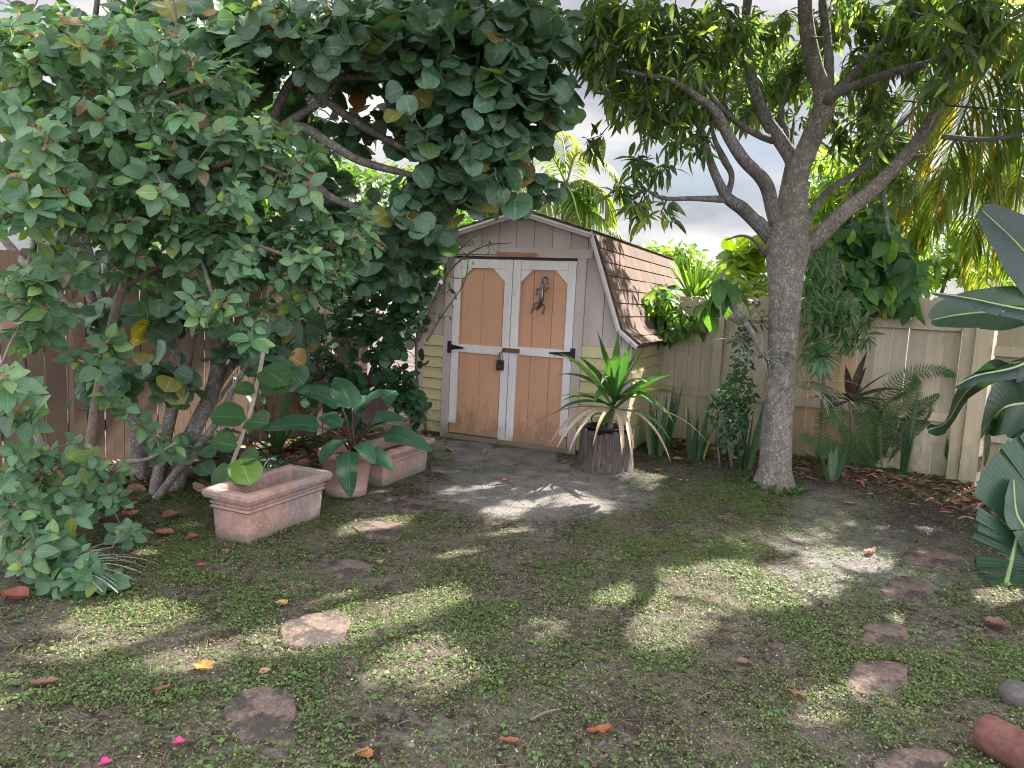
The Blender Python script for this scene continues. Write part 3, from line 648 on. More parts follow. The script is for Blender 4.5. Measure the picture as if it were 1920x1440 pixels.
def scatter(mb, T, pos, d, n, size, colr, wid=1.):
    TV, TF, TU = T; pos = np.asarray(pos); N_ = len(pos)
    if N_ == 0: return
    d = unit(d); n = np.asarray(n, float); z = n-(n*d).sum(1, keepdims=True)*d; z = unit(z+1e-6); x = np.cross(d, z)
    size = np.broadcast_to(size, N_); wid = np.broadcast_to(wid, N_)
    V = pos[:, None] + size[:, None, None]*(TV[None, :, 0:1]*x[:, None]*wid[:, None, None]+TV[None, :, 1:2]*d[:, None]+TV[None, :, 2:3]*z[:, None])
    k = len(TV); F = TF[None]+(np.arange(N_)*k)[:, None, None]
    mb.add(V.reshape(-1, 3), F.reshape(-1, 4), np.tile(TU, (N_, 1)), np.repeat(colr, k, 0))
def pal(n, cols, var=.15):
    """random per-leaf colours picked from weighted palette [(rgb, weight)]"""
    c = np.array([x[0] for x in cols]); w_ = np.array([x[1] for x in cols], float); i = rng.choice(len(c), n, p=w_/w_.sum())
    return np.clip(c[i]*rng.uniform(1-var, 1+var, (n, 1))*rng.uniform(1-var*.3, 1+var*.3, (n, 3)), 0, 1)
def randdir(n, up=0.): v = rng.normal(size=(n, 3)); v[:, 2] += up; return unit(v)
def rosette(mb, T, tips, axis, k, size, el, colr_fn, spread=.02, droop=.0, wid=1.):
    """k leaves whorled about each tip; el = elevation above plane normal to axis (rad)"""
    N_ = len(tips); axis = unit(axis); a = unit(np.cross(axis, rng.normal(size=(N_, 3)))); b = np.cross(axis, a)
    pos = []; dr = []; nr = []
    ph = rng.uniform(0, 6.28, N_)
    for q in range(k):
        th = ph+q*2.4+rng.uniform(-.3, .3, N_); e = el+rng.uniform(-.35, .35, N_)
        rad = np.cos(th)[:, None]*a+np.sin(th)[:, None]*b
        d_ = rad*np.cos(e)[:, None]+axis*np.sin(e)[:, None]; d_[:, 2] -= droop*rng.uniform(.5, 1.4, N_)
        dr.append(d_); nr.append(axis*1.0+rad*-.2+rng.normal(size=(N_, 3))*.25); pos.append(tips-axis*(spread*q) if np.isscalar(spread) else tips)
    pos = np.concatenate(pos); dr = np.concatenate(dr); nr = np.concatenate(nr); n = len(pos)
    pos = pos+unit(dr)*.01
    sz = size*rng.uniform(.5, 1.25, n)
    keep = np.ones(n, bool)
    return pos, dr, nr, sz, keep
PATCH = [(600,1182,115,26,-.20),(735,1140,120,24,-.17),(800,1125,50,14,-.1),(1370,1105,150,33,-.05),(1500,1112,60,16,0),(1245,1150,50,40,.2),(1120,937,50,16,.05),(1095,915,25,8,0),(880,1030,42,8,-.25),(965,1005,42,8,-.05),
 (1180,1115,55,12,-.1),(1500,1003,55,9,.15),(1570,1048,44,14,0),(1640,1056,32,8,0),(215,1160,95,11,-.1),(220,1212,80,12,-.15),(90,1245,80,14,-.15),(285,1035,48,9,-.2),(355,1232,34,8,0),(60,1312,60,16,-.1),
 (700,985,58,7,-.15),(1885,1125,40,14,0),(1655,1180,18,7,0),(1235,1190,30,18,0),(940,960,22,4,0),(750,1240,50,10,-.5),(1540,1330,30,6,0),(275,1170,50,22,0),(1000,915,20,5,0),(820,1250,28,10,0)]
_pe = []
for cx, cy, rx, ry, sl in PATCH:
    c_ = G(cx, cy); e1 = G(cx+rx, cy+rx*sl)-c_; e2 = (G(cx, cy-ry)-G(cx, cy+ry))/2
    e1 *= max(1, .10/np.linalg.norm(e1)); e2 *= max(1, .11/np.linalg.norm(e2)); _pe.append((c_[:2], e1[:2], e2[:2]))
def sun_prune(pos, margin=1.0, zmin=.25, pad=.045):
    """True where a leaf may stay (its shadow misses the yard's sun flecks)"""
    g = (pos - SUN*(pos[:, 2:3]/SUN[2]))[:, :2]; keep = np.ones(len(pos), bool)
    wob = .16*np.sin(g[:, 0]*17+g[:, 1]*9)+.14*np.sin(g[:, 1]*23-g[:, 0]*11)+.1*np.sin(g[:, 0]*41)
    for c_, e1, e2 in _pe:
        q = g-c_; D = e1[0]*e2[1]-e1[1]*e2[0]; a = (q[:, 0]*e2[1]-q[:, 1]*e2[0])/D; b = (e1[0]*q[:, 1]-e1[1]*q[:, 0])/D
        ra = margin+pad/np.linalg.norm(e1); rb = margin+pad/np.linalg.norm(e2)
        keep &= ~((a/ra)**2+(b/rb)**2 < 1+wob)
    return keep | (pos[:, 2] < zmin)
FLECK = None
def grow(mb, nodes, tips, r0=.012, r1=.004, maxlen=2.5, sag=.0, sides=4):
    """join every tip to the nearest limb node or earlier twig"""
    nodes = np.asarray(nodes, float); allp = np.zeros((len(nodes)+len(tips)*3, 3)); allp[:len(nodes)] = nodes; m = len(nodes)
    d0 = np.array([np.min(((nodes-t)**2).sum(1)) for t in tips]); order = np.argsort(d0); axis = np.zeros((len(tips), 3)); 
    for i in order:
        t = tips[i]; dd = ((allp[:m]-t)**2).sum(1); j = int(np.argmin(dd)); q = allp[j]; L_ = math.sqrt(dd[j]); mid_ = (q+t)/2+rng.normal(size=3)*L_*.08; mid_[2] -= sag*L_
        axis[i] = t-mid_
        if L_ < maxlen:
            ra = min(r0, r1+L_*.006+ (.004 if j < len(nodes) else 0)); tube(mb, [q, q*.7+mid_*.3*1+0*t, mid_, t], [ra, ra*.85, (ra+r1)/2, r1], sides, sm=False)
        allp[m] = mid_; allp[m+1] = t; allp[m+2] = (mid_+t)/2; m += 3
    return unit(axis)
def blob_tips(blobs):
    out = []
    for cx, cy, rx, ry, Y0, Y1, n in blobs:
        r_ = np.sqrt(rng.random(n)); th = rng.uniform(0, 6.283, n); x = cx+rx*r_*np.cos(th); y = cy+ry*r_*np.sin(th); Yd = rng.uniform(Y0, Y1, n)
        out += [P(a, b, c) for a, b, c in zip(x, y, Yd)]
    out = np.array(out); out[:, 2] = np.maximum(out[:, 2], .08); return out
def limb(mb, spec, sides=10, wob=.08, seed=0, nodes=None):
    """spec rows (px,py,Y,diameter px)"""
    pts = np.array([P(a, b, Y) for a, b, Y, d in spec]); rad = np.array([d*.5*Y/FPX for a, b, Y, d in spec])
    tube(mb, pts, rad*(.78 if spec[0][3] > 25 else 1), sides, n=len(pts)*5, wob=wob, seed=seed)
    if nodes is not None: nodes.append(smooth_path(pts, len(pts)*4))
def ribbon(mb, base, d, L_, w_, droop=.6, prof_=None, n=8, fold=.25, colr=(.05, .12, .03), twist=0., cols=1, curl=1.6, side=None):
    """arching strap leaf; droop bends heading toward the ground"""
    prof_ = prof_ or (lambda t: math.sin(math.pi*min(1, .12+.88*t))**.6)
    p = np.array(base, float); h = unit(d); V = []; UV = []; side = unit(side) if side is not None else unit(np.cross(h, [0, 0, 1.]) if abs(h[2]) < .98 else np.array([math.cos(L_*99), math.sin(L_*99), 0]))
    cc = np.linspace(-1, 1, cols*2+1)
    for i in range(n+1):
        t = i/n; up = np.cross(side, h); a = twist*t; s2 = side*math.cos(a)+up*math.sin(a); u2 = np.cross(s2, h); ww = max(w_*.5*prof_(t), .0012)
        for u in cc: V.append(p+s2*u*ww+u2*abs(u)*ww*fold); UV.append([u*.5+.5, t])
        h = unit(h+np.array([0, 0, -droop/n*(.3+curl*t)])); side = unit(side-(side@h)*h); p = p+h*L_/n
    k = len(cc); i = np.arange(n)[:, None]*k; j = np.arange(k-1)[None]
    mb.add(V, np.stack([i+j, i+j+1, i+k+j+1, i+k+j], -1).reshape(-1, 4), UV, colr)
    return p
def pinnate(mb, path, L_, w_, n, ang=1.0, droop=.5, colf=None, t0=.08, seg=3, plane=None, rr=.006, jit=.1, stem=None):
    """leaflets both sides of a rachis"""
    path = smooth_path(path, 24); T = unit(np.gradient(path, axis=0)); 
    ts = np.linspace(t0, .995, n)
    for q, t in enumerate(ts):
        f = t*23; i = int(f); u = f-i; p = path[i]*(1-u)+path[min(i+1, 23)]*u; h = T[i]
        s = unit(np.cross(h, [0, 0, 1.]) if plane is None else np.cross(h, plane))
        for sg in (1, -1):
            if rng.random() < .03: continue
            a = ang*(1-.35*t)+rng.normal()*jit; d = h*math.cos(a)+s*sg*math.sin(a)+np.array([0, 0, .15])*0+rng.normal(size=3)*jit*.5
            LL = L_*math.sin(math.pi*min(1, .18+.80*t))**.6*rng.uniform(.85, 1.08)
            ribbon(mb, p, d, LL, w_, droop, n=seg, colr=colf(t) if colf else (.05, .12, .02), fold=.2, side=None if plane is None else h-(h@unit(d))*unit(d))
    if stem is not None: tube(stem, path, np.linspace(rr, rr*.35, len(path)), 6, sm=False)
# ------------------------------------------------------------ MANGO TREE
trunk_base = G(1452, 912)
mt = thing('mango_tree', 'big grey-barked shade tree with spreading limbs and drooping narrow leaves', 'tree', trunk_base)
YT = float(trunk_base[1]); nodes = []
mb = MB(); spec = [(1450, 927, YT, 122), (1451, 905, YT, 90), (1453, 880, YT, 70), (1455, 840, YT, 66), (1459, 780, YT, 64), (1465, 700, YT, 62), (1469, 620, YT, 61), (1472, 560, YT+.02, 65), (1474, 510, YT+.03, 74), (1477, 465, YT+.05, 90), (1480, 430, YT+.06, 84), (1486, 395, YT+.08, 62), (1490, 350, YT+.1, 50)]
pts = np.array([P(a, b, Y) for a, b, Y, d in spec]); pts[0][2] = -.06; pts[1][2] = .03
rad = np.array([d*.435*Y/FPX for a, b, Y, d in spec])
tube(mb, pts, rad, 40, n=90, wob=.035, seed=3)
# knot scar
kc = P(1474, 668, YT-.19)
for r_, rr_ in ((.05, .012), (.036, .014)): tube(mb, np.array([kc+np.array([r_*.8*math.cos(t), -.004+.01*math.sin(t*2), r_*1.15*math.sin(t)]) for t in np.linspace(0, 6.4, 20)]), rr_, 6, sm=False)
mb.build('trunk', M['bark'], mt)
LIMBS = [
 [(1466, 470, 6.45, 44), (1440, 439, 6.4, 36), (1395, 394, 6.3, 31), (1365, 372, 6.2, 27), (1346, 338, 6.1, 21), (1331, 300, 6.1, 18), (1318, 250, 6.2, 15), (1290, 215, 6.3, 11), (1245, 185, 6.5, 7)],
 [(1472, 440, 6.4, 44), (1452, 408, 6.35, 33), (1440, 356, 6.25, 32), (1425, 330, 6.15, 30), (1395, 300, 6.0, 28), (1365, 255, 5.9, 25), (1342, 210, 5.8, 22), (1305, 180, 5.8, 17), (1256, 150, 5.8, 13), (1200, 139, 5.8, 10), (1120, 120, 5.8, 6)],
 [(1497, 345, 6.5, 38), (1485, 300, 6.55, 33), (1462, 262, 6.6, 32), (1432, 217, 6.7, 28), (1412, 161, 6.8, 25), (1399, 94, 6.9, 24), (1399, 37, 7.0, 22), (1404, -60, 7.1, 17), (1390, -200, 7.2, 9)],
 [(1488, 380, 6.48, 52), (1498, 319, 6.45, 50), (1525, 250, 6.4, 50), (1546, 190, 6.35, 48), (1530, 131, 6.3, 36), (1513, 56, 6.25, 32), (1509, -20, 6.2, 30), (1515, -200, 6.2, 18), (1480, -420, 6.2, 9)],
 [(1546, 195, 6.4, 34), (1554, 130, 6.5, 23), (1549, 56, 6.6, 20), (1545, -20, 6.7, 18), (1590, -180, 6.8, 12), (1640, -330, 6.9, 7)],
 [(1555, 185, 6.35, 22), (1590, 150, 6.4, 15), (1640, 95, 6.5, 12), (1700, 30, 6.6, 9), (1740, -60, 6.7, 6)],
 [(1550, 190, 6.3, 30), (1575, 172, 6.2, 20), (1631, 150, 6.1, 18), (1687, 131, 6.0, 17), (1744, 118, 5.9, 15), (1800, 92, 5.8, 12), (1850, 65, 5.7, 9), (1930, 20, 5.6, 6)],
 [(1494, 470, 6.4, 44), (1530, 448, 6.3, 38), (1575, 405, 6.2, 35), (1631, 360, 6.1, 33), (1669, 322, 6.0, 31), (1717, 270, 5.9, 30), (1746, 225, 5.8, 29), (1772, 157, 5.7, 25), (1800, 105, 5.6, 22), (1830, 40, 5.5, 19), (1860, -80, 5.4, 14), (1900, -260, 5.3, 8)],
 [(1500, 425, 6.5, 26), (1521, 400, 6.6, 18), (1556, 356, 6.8, 16), (1612, 319, 7.0, 15), (1650, 277, 7.2, 13), (1690, 232, 7.4, 9), (1730, 190, 7.5, 6)],
 [(1448, 262, 6.6, 16), (1420, 252, 6.4, 13), (1387, 233, 6.2, 11), (1350, 200, 6.0, 9), (1300, 130, 5.9, 6)],
 [(1362, 374, 6.2, 14), (1300, 372, 6.1, 9), (1240, 371, 6.0, 7), (1205, 350, 6.0, 4)],
 [(1362, 372, 6.2, 13), (1372, 330, 6.3, 11), (1358, 300, 6.4, 13), (1340, 262, 6.5, 9), (1330, 215, 6.5, 6)],
 [(1436, 478, 6.4, 10), (1416, 452, 6.3, 6), (1391, 442, 6.2, 5), (1361, 450, 6.2, 3)],
 [(1765, 256, 5.85, 10), (1837, 262, 5.7, 9), (1894, 255, 5.6, 8), (1930, 238, 5.5, 6)],
 [(1468, 290, 6.6, 10), (1476, 250, 6.7, 9), (1465, 215, 6.8, 8), (1480, 150, 6.9, 5)],
 [(1462, 402, 6.4, 18), (1470, 345, 6.5, 10), (1478, 300, 6.6, 8), (1490, 220, 6.8, 5)],
 [(1650, 340, 6.1, 14), (1700, 300, 6.0, 10), (1735, 290, 5.9, 7)],
 [(1655, 350, 6.1, 9), (1662, 410, 6.0, 7), (1668, 440, 5.95, 4)]]
for k, sp_ in enumerate(LIMBS):
    mb = MB(); limb(mb, sp_, 14 if sp_[0][3] > 25 else 8, .07, k+5, nodes); mb.build('limb', M['bark'] if k in (3, 7) else M['bark_limb'], mt)
mnodes = np.concatenate(nodes)
B = [(1140, 60, 85, 75, 5.4, 6.8, 110), (1230, 70, 90, 80, 5.4, 6.8, 120), (1330, 60, 80, 70, 6.0, 7.6, 80), (1185, 170, 60, 60, 5.7, 6.8, 44), (1240, 200, 60, 50, 5.9, 6.8, 36), (1310, 180, 55, 50, 6.2, 7.2, 30), (1380, 150, 60, 70, 7.0, 8.2, 40),
     (1455, 90, 90, 90, 7.1, 8.4, 85), (1470, 200, 50, 60, 7.1, 8.2, 20), (1600, 60, 90, 75, 6.8, 8.0, 90), (1600, 20, 60, 30, 5.6, 6.0, 8), (1700, 60, 100, 80, 6.2, 7.4, 95), (1690, 30, 50, 40, 5.3, 5.8, 14), (1620, 180, 80, 55, 6.5, 7.8, 46), (1840, 40, 90, 60, 5.0, 6.4, 85), (1870, 140, 50, 60, 5.6, 6.4, 14),
     (1225, 300, 45, 20, 5.9, 6.3, 9), (1215, 385, 35, 25, 5.8, 6.2, 11), (1165, 345, 22, 10, 5.9, 6.2, 4), (1110, 270, 20, 10, 5.8, 6.1, 3), (1290, 265, 35, 25, 5.9, 6.4, 8), (1600, 240, 90, 60, 7.2, 8.2, 50), (1690, 300, 60, 60, 7.2, 8.2, 34), (1480, 150, 100, 100, 8.2, 9.6, 60), (1400, 120, 90, 90, 8.0, 9.4, 40), (1560, 180, 60, 80, 8.4, 9.6, 36), (1560, 330, 60, 50, 7.3, 8.0, 22), (1650, 330, 40, 40, 7.2, 8.0, 14),
     (1660, 250, 40, 30, 5.8, 6.2, 8), (1350, 20, 40, 40, 5.4, 6.2, 10), (1380, 200, 30, 30, 6.6, 7.4, 8), (1760, 170, 30, 30, 5.2, 5.7, 7)]
tips = blob_tips(B); tips = tips[sun_prune(tips, 1.1)]
# unseen crown tips beyond the frame, added along sun rays to shade the yard
gt_ = []
while len(gt_) < 1500:
    g = np.array([rng.uniform(-4.5, 7), rng.uniform(1.0, 9.5), 0]); h = rng.uniform(3.2, 6.6); p = g+SUN*(h/SUN[2]); a, b = proj(p)
    if (p[0]-2.6)**2+(p[1]-6.0)**2 > 4.6**2: continue
    if p[1] > .5 and b > -40-.42*1350/p[1] and -50 < a < 1980: continue
    if not sun_prune(p[None], 1.25)[0]: continue
    gt_.append(p)
tips2 = np.array(gt_)
mb = MB(); ax1 = grow(mb, mnodes, tips, .012, .004, 2.0, .05)
up_nodes = np.concatenate([mnodes] + [smooth_path(np.array([P(1515, -200, 6.2), P(1515, -200, 6.2)*.5+np.array(e)*.5+[0, 0, .3], e]), 14) for e in ([0.4, 4.2, 4.6], [2.6, 3.4, 5.0], [4.6, 4.0, 4.8], [5.8, 6.5, 5.2], [4.2, 8.6, 5.2], [1.0, 7.6, 5.6], [2.6, 6.4, 6.5])])
for e in ([0.4, 4.2, 4.6], [2.6, 3.4, 5.0], [4.6, 4.0, 4.8], [5.8, 6.5, 5.2], [4.2, 8.6, 5.2], [1.0, 7.6, 5.6], [2.6, 6.4, 6.5]):
    s0 = P(1515, -200, 6.2); tube(mb, [s0, s0*.5+np.array(e)*.5+[0, 0, .3], e], [.05, .035, .015], 8, n=14, wob=.06)
ax2 = grow(mb, up_nodes, tips2, .012, .004, 2.5, .0)
mb.build('twigs', M['bark_limb'], mt)
MGC = [((.05, .095, .05), 6), ((.08, .135, .058), 5), ((.12, .18, .05), 2.6), ((.18, .24, .05), 1.2)]
mb = MB()
def mango_leaves(T, tp, ax, k, size):
    a_ = unit(ax*.6+np.array([0, 0, .25])+rng.normal(size=ax.shape)*.25)
    pos, dr, nr, sz, _ = rosette(mb, T, tp, a_, k, size, -.1, None, .012, .55)
    nr = nr*.4+np.array([0, 0, 1.])+rng.normal(size=nr.shape)*.35
    kp = sun_prune(pos+unit(dr)*sz[:, None]*.5) & sun_prune(pos) & sun_prune(pos+unit(dr)*sz[:, None]*.95-[0, 0, .03]); kp &= rng.random(len(kp)) < (.80 if T is T_mg else .95)
    scatter(mb, T, pos[kp], dr[kp], nr[kp], sz[kp], pal(kp.sum(), MGC, .25))
mango_leaves(T_mg, tips, ax1, 12, .165); mango_leaves(T_mg_lo, tips2, ax2, 14, .27)
mb.build('crown', M['mango'], mt)
# overhead cable
mb = MB(); tube(mb, [P(1060, 60, 9.0), P(1250, 120, 8.6), P(1500, 160, 8.2), P(1760, 196, 7.8), P(2050, 215, 7.4)], .009, 6, n=40)
tag(mb.build('overhead_cable', M['wire'], None, origin=P(1060, 60, 9.0)), 'thin dark cable crossing through the upper branches', 'cable')
# ------------------------------------------------------------ SEA GRAPE TREE (left and upper centre)
sb = G(310, 935)
st = thing('sea_grape_tree', 'large many-trunked tree with big round leaves arching over the shed', 'tree', sb)
SG = [
 [(318, 945, 5.25, 50), (335, 880, 5.3, 42), (352, 831, 5.3, 40), (376, 782, 5.35, 37), (397, 737, 5.4, 36), (409, 681, 5.45, 36), (413, 600, 5.5, 34), (425, 480, 5.6, 30), (450, 360, 5.6, 27), (520, 250, 5.6, 24), (600, 190, 5.6, 18), (660, 120, 5.6, 12), (720, 40, 5.6, 8)],
 [(288, 940, 5.15, 24), (300, 869, 5.2, 22), (319, 775, 5.2, 20), (330, 700, 5.25, 20), (326, 625, 5.3, 18), (335, 480, 5.4, 17), (352, 270, 5.5, 15), (378, 150, 5.5, 14), (384, 20, 5.5, 13), (390, -120, 5.5, 9)],
 [(296, 920, 5.3, 16), (322, 794, 5.4, 13), (337, 737, 5.45, 12), (352, 690, 5.5, 11), (380, 560, 5.6, 9), (420, 430, 5.7, 6)],
 [(278, 952, 5.0, 26), (300, 926, 5.0, 20), (330, 887, 5.0, 19), (367, 842, 5.0, 18), (397, 805, 5.0, 17), (420, 767, 5.0, 16), (437, 730, 5.0, 14), (458, 695, 5.0, 12), (500, 620, 5.0, 9), (560, 560, 5.0, 6)],
 [(372, 790, 5.35, 22), (409, 722, 5.5, 18), (435, 685, 5.6, 17), (465, 655, 5.7, 16), (540, 560, 5.8, 12), (600, 500, 5.9, 8)],
 [(255, 950, 5.5, 46), (262, 880, 5.5, 38), (256, 800, 5.5, 36), (240, 740, 5.5, 34), (216, 665, 5.4, 32), (200, 600, 5.4, 30), (170, 500, 5.4, 28), (150, 400, 5.4, 24), (150, 250, 5.4, 18), (170, 100, 5.4, 14), (190, -60, 5.4, 10)],
 [(205, 640, 5.3, 20), (180, 590, 5.2, 18), (161, 512, 5.1, 16), (150, 440, 5.0, 14), (120, 300, 4.9, 9)],
 [(195, 625, 5.35, 26), (140, 585, 5.4, 28), (100, 545, 5.4, 26), (60, 510, 5.4, 24), (0, 440, 5.4, 18)],
 [(50, 500, 5.0, 16), (80, 470, 5.0, 16), (112, 440, 5.0, 15), (160, 380, 5.0, 12), (230, 300, 5.0, 9)],
 [(505, 262, 5.6, 20), (560, 238, 5.5, 18), (616, 268, 5.5, 17), (672, 300, 5.5, 16), (740, 320, 5.5, 13), (800, 330, 5.5, 9), (860, 300, 5.5, 6)],
 [(440, 380, 5.6, 22), (520, 300, 5.7, 18), (575, 330, 5.7, 17), (616, 367, 5.8, 15), (672, 390, 5.8, 13), (740, 410, 5.9, 9), (800, 400, 6.0, 5)],
 [(500, 240, 5.7, 18), (560, 139, 5.6, 15), (616, 191, 5.6, 15), (672, 232, 5.7, 15), (725, 262, 5.8, 14), (785, 290, 5.9, 11), (850, 280, 6.0, 7)],
 [(700, 90, 5.6, 12), (790, 60, 5.6, 12), (880, 100, 5.6, 10), (960, 150, 5.7, 8), (1030, 180, 5.8, 5)],
 [(560, 170, 5.6, 14), (640, 145, 5.5, 12), (740, 150, 5.5, 9), (830, 170, 5.5, 7), (910, 210, 5.6, 6)],
 [(600, 190, 5.6, 26), (640, 110, 5.6, 24), (700, 20, 5.6, 17), (760, -80, 5.6, 11)],
 [(785, 445, 6.2, 12), (822, 420, 6.1, 15), (860, 375, 6.0, 14), (890, 335, 5.9, 10), (905, 250, 5.8, 7)],
 [(905, 215, 5.7, 9), (925, 175, 5.7, 8), (960, 110, 5.7, 6)]]
nodes = []
for k, sp_ in enumerate(SG):
    mb = MB(); limb(mb, sp_, 16 if sp_[0][3] > 30 else 9, .06, k+50, nodes); mb.build('trunk' if sp_[0][1] > 900 else 'branch', M['bark_pink'] if k in (2,) else M['bark_grape'], st)
gn = np.concatenate(nodes)
GB = [(330, 40, 170, 50, 4.9, 6.2, 34), (560, 50, 140, 55, 4.8, 6.2, 62), (720, 50, 120, 55, 4.8, 6.3, 66), (860, 60, 110, 60, 4.9, 6.3, 64), (980, 45, 90, 45, 5.0, 6.2, 44), (680, 140, 110, 45, 5.8, 6.8, 34), (850, 160, 110, 55, 4.9, 6.3, 60), (970, 150, 80, 55, 5.0, 6.2, 44),
      (1030, 200, 42, 40, 5.3, 6.0, 12), (880, 250, 100, 45, 5.0, 6.3, 50), (960, 240, 50, 40, 5.2, 6.1, 18), (780, 230, 90, 45, 5.9, 6.8, 24), (900, 320, 75, 45, 5.1, 6.2, 34), (820, 340, 80, 40, 5.2, 6.4, 26), (955, 370, 26, 22, 5.4, 5.8, 5), (1018, 355, 22, 8, 5.6, 5.9, 3), (1000, 292, 16, 12, 5.6, 5.9, 2),
      (740, 420, 80, 40, 5.3, 6.6, 28), (690, 480, 80, 45, 5.4, 6.8, 28), (770, 500, 45, 40, 6, 7, 14), (790, 445, 50, 30, 5.8, 6.6, 18), (600, 420, 90, 50, 5.8, 6.8, 28), (620, 350, 80, 40, 6.0, 6.8, 12), (620, 250, 90, 40, 6.0, 6.8, 12), (520, 160, 90, 60, 5.8, 6.8, 24), (430, 110, 80, 60, 5.0, 6.0, 24),
      (100, 120, 140, 110, 5.0, 6.2, 40), (330, 240, 160, 80, 5.2, 6.4, 36), (150, 330, 160, 60, 5.2, 6.4, 26), (480, 480, 80, 40, 5.6, 6.5, 14), (300, 520, 50, 40, 4.9, 5.6, 7), (330, 600, 60, 40, 4.9, 5.5, 8), (220, 590, 60, 30, 4.9, 5.4, 5), (250, 690, 70, 45, 4.7, 5.1, 8), (330, 700, 60, 25, 4.8, 5.2, 5),
      (490, 640, 60, 45, 5.0, 5.6, 9), (180, 720, 50, 30, 4.9, 5.2, 4), (560, 600, 60, 50, 6, 6.8, 10), (350, 820, 45, 20, 4.9, 5.1, 3), (520, 690, 50, 25, 5.0, 5.6, 4)]
tips = blob_tips(GB)
ot = [];   # beyond the frame: top and left
while len(ot) < 230:
    p = np.array([rng.uniform(-4.2, -.2), rng.uniform(3.8, 7.5), rng.uniform(3.4, 5.2)]); a, b = proj(p)
    if b < -40: ot.append(p)
tips = np.concatenate([tips, np.array(ot)])
mb = MB(); axg = grow(mb, gn, tips, .012, .0045, 2.2, .0, 5); mb.build('twigs', M['bark_grape'], st)
GC = [((.055, .112, .075), 7), ((.08, .15, .10), 4), ((.07, .14, .05), 1), ((.16, .16, .05), .35), ((.25, .15, .05), .12)]
mb = MB(); a_ = unit(axg*.8+rng.normal(size=axg.shape)*.3+np.array([0, -.15, .1]))
k = 6; N_ = len(tips); pos = []; dr = []; nr = []
for q in range(k):
    sd = unit(np.cross(a_, [0, 0, 1.])+rng.normal(size=a_.shape)*.35)*(1 if q % 2 else -1); pos.append(tips-a_*(.042*q)+rng.normal(size=a_.shape)*.015)
    dr.append(sd*rng.uniform(.5, 1, (N_, 1))+a_*rng.uniform(.1, .7, (N_, 1))+np.array([0, 0, -.3])); nr.append(np.array([0, -.75, .75])+rng.normal(size=a_.shape)*.5)
pos = np.concatenate(pos); dr = unit(np.concatenate(dr)); nr = np.concatenate(nr); sz = rng.uniform(.09, .185, len(pos)); pos = pos+dr*.02
kp = sun_prune(pos+dr*sz[:, None]*.5, .9) & (rng.random(len(pos)) < .9); px_, py_ = proj(pos+dr*sz[:, None]*.5)
def clear(px, py):   # open sky beside the tree, door face, trough planter
    return ((px > 1085) & (py < 500)) | ((px > 1045) & (py > 235) & (py < 330)) | ((px > 850) & (px < 1300) & (py > 425)) | ((px > 815) & (py > 500))
kp &= ~clear(px_, py_)
cg = pal(len(pos), GC, .18); 
for cx, cy, c_ in ((300, 520, (.32, .28, .03)), (255, 640, (.34, .27, .04)), (515, 65, (.3, .14, .08)), (560, 90, (.28, .17, .07)), (675, 205, (.26, .11, .04)), (690, 90, (.2, .2, .05))):
    d_ = (px_-cx)**2+(py_-cy)**2+(pos[:, 1]-4.9)**2*900; i_ = np.argsort(d_)[:2]; cg[i_] = c_
h_ = rng.random(len(kp)) < .5
for T_, m_ in ((T_gr, kp & h_), (T_gr2, kp & ~h_)): scatter(mb, T_, pos[m_], dr[m_], nr[m_], sz[m_], cg[m_], rng.uniform(.92, 1.2, m_.sum()))
mb.build('crown', M['grape'], st)
# ------------------------------------------------------------ OVATE-LEAVED SHRUB (front left)
hb = G(120, 1000)
sh = thing('ovate_leaf_shrub', 'sprawling shrub with oval matt green leaves in rosettes filling the left foreground', 'shrub', hb)
HB = [[(110, 1010, 4.2, 20), (100, 900, 4.2, 17), (60, 780, 4.2, 15), (40, 640, 4.2, 13), (60, 480, 4.1, 12), (90, 330, 4.0, 10), (140, 180, 3.9, 7)],
      [(150, 985, 4.4, 24), (165, 860, 4.4, 20), (190, 700, 4.4, 17), (230, 540, 4.3, 16), (290, 420, 4.2, 14), (360, 340, 4.1, 12), (450, 300, 4.0, 9), (540, 330, 4.0, 6)],
      [(170, 980, 4.5, 16), (210, 880, 4.4, 12), (280, 860, 4.2, 8), (330, 830, 4.1, 5)],
      [(230, 540, 4.3, 12), (330, 480, 4.2, 10), (430, 450, 4.1, 8), (540, 480, 4.0, 7), (620, 510, 4.0, 5)],
      [(300, 430, 4.2, 10), (370, 480, 4.0, 8), (400, 560, 3.9, 7), (420, 600, 3.85, 5)],
      [(70, 440, 4.1, 10), (180, 300, 4.0, 9), (280, 200, 3.9, 8), (400, 150, 3.9, 5)],
      [(100, 900, 4.2, 12), (50, 960, 3.9, 8), (60, 1020, 3.7, 6), (130, 1060, 3.5, 5)],
      [(60, 780, 4.2, 10), (10, 740, 3.6, 8), (0, 690, 3.3, 6)]]
nodes = []
for k, sp_ in enumerate(HB):
    mb = MB(); limb(mb, sp_, 8, .05, k+80, nodes); mb.build('stem', M['bark_pink'] if k % 2 else M['bark_grape'], sh)
hn = np.concatenate(nodes)
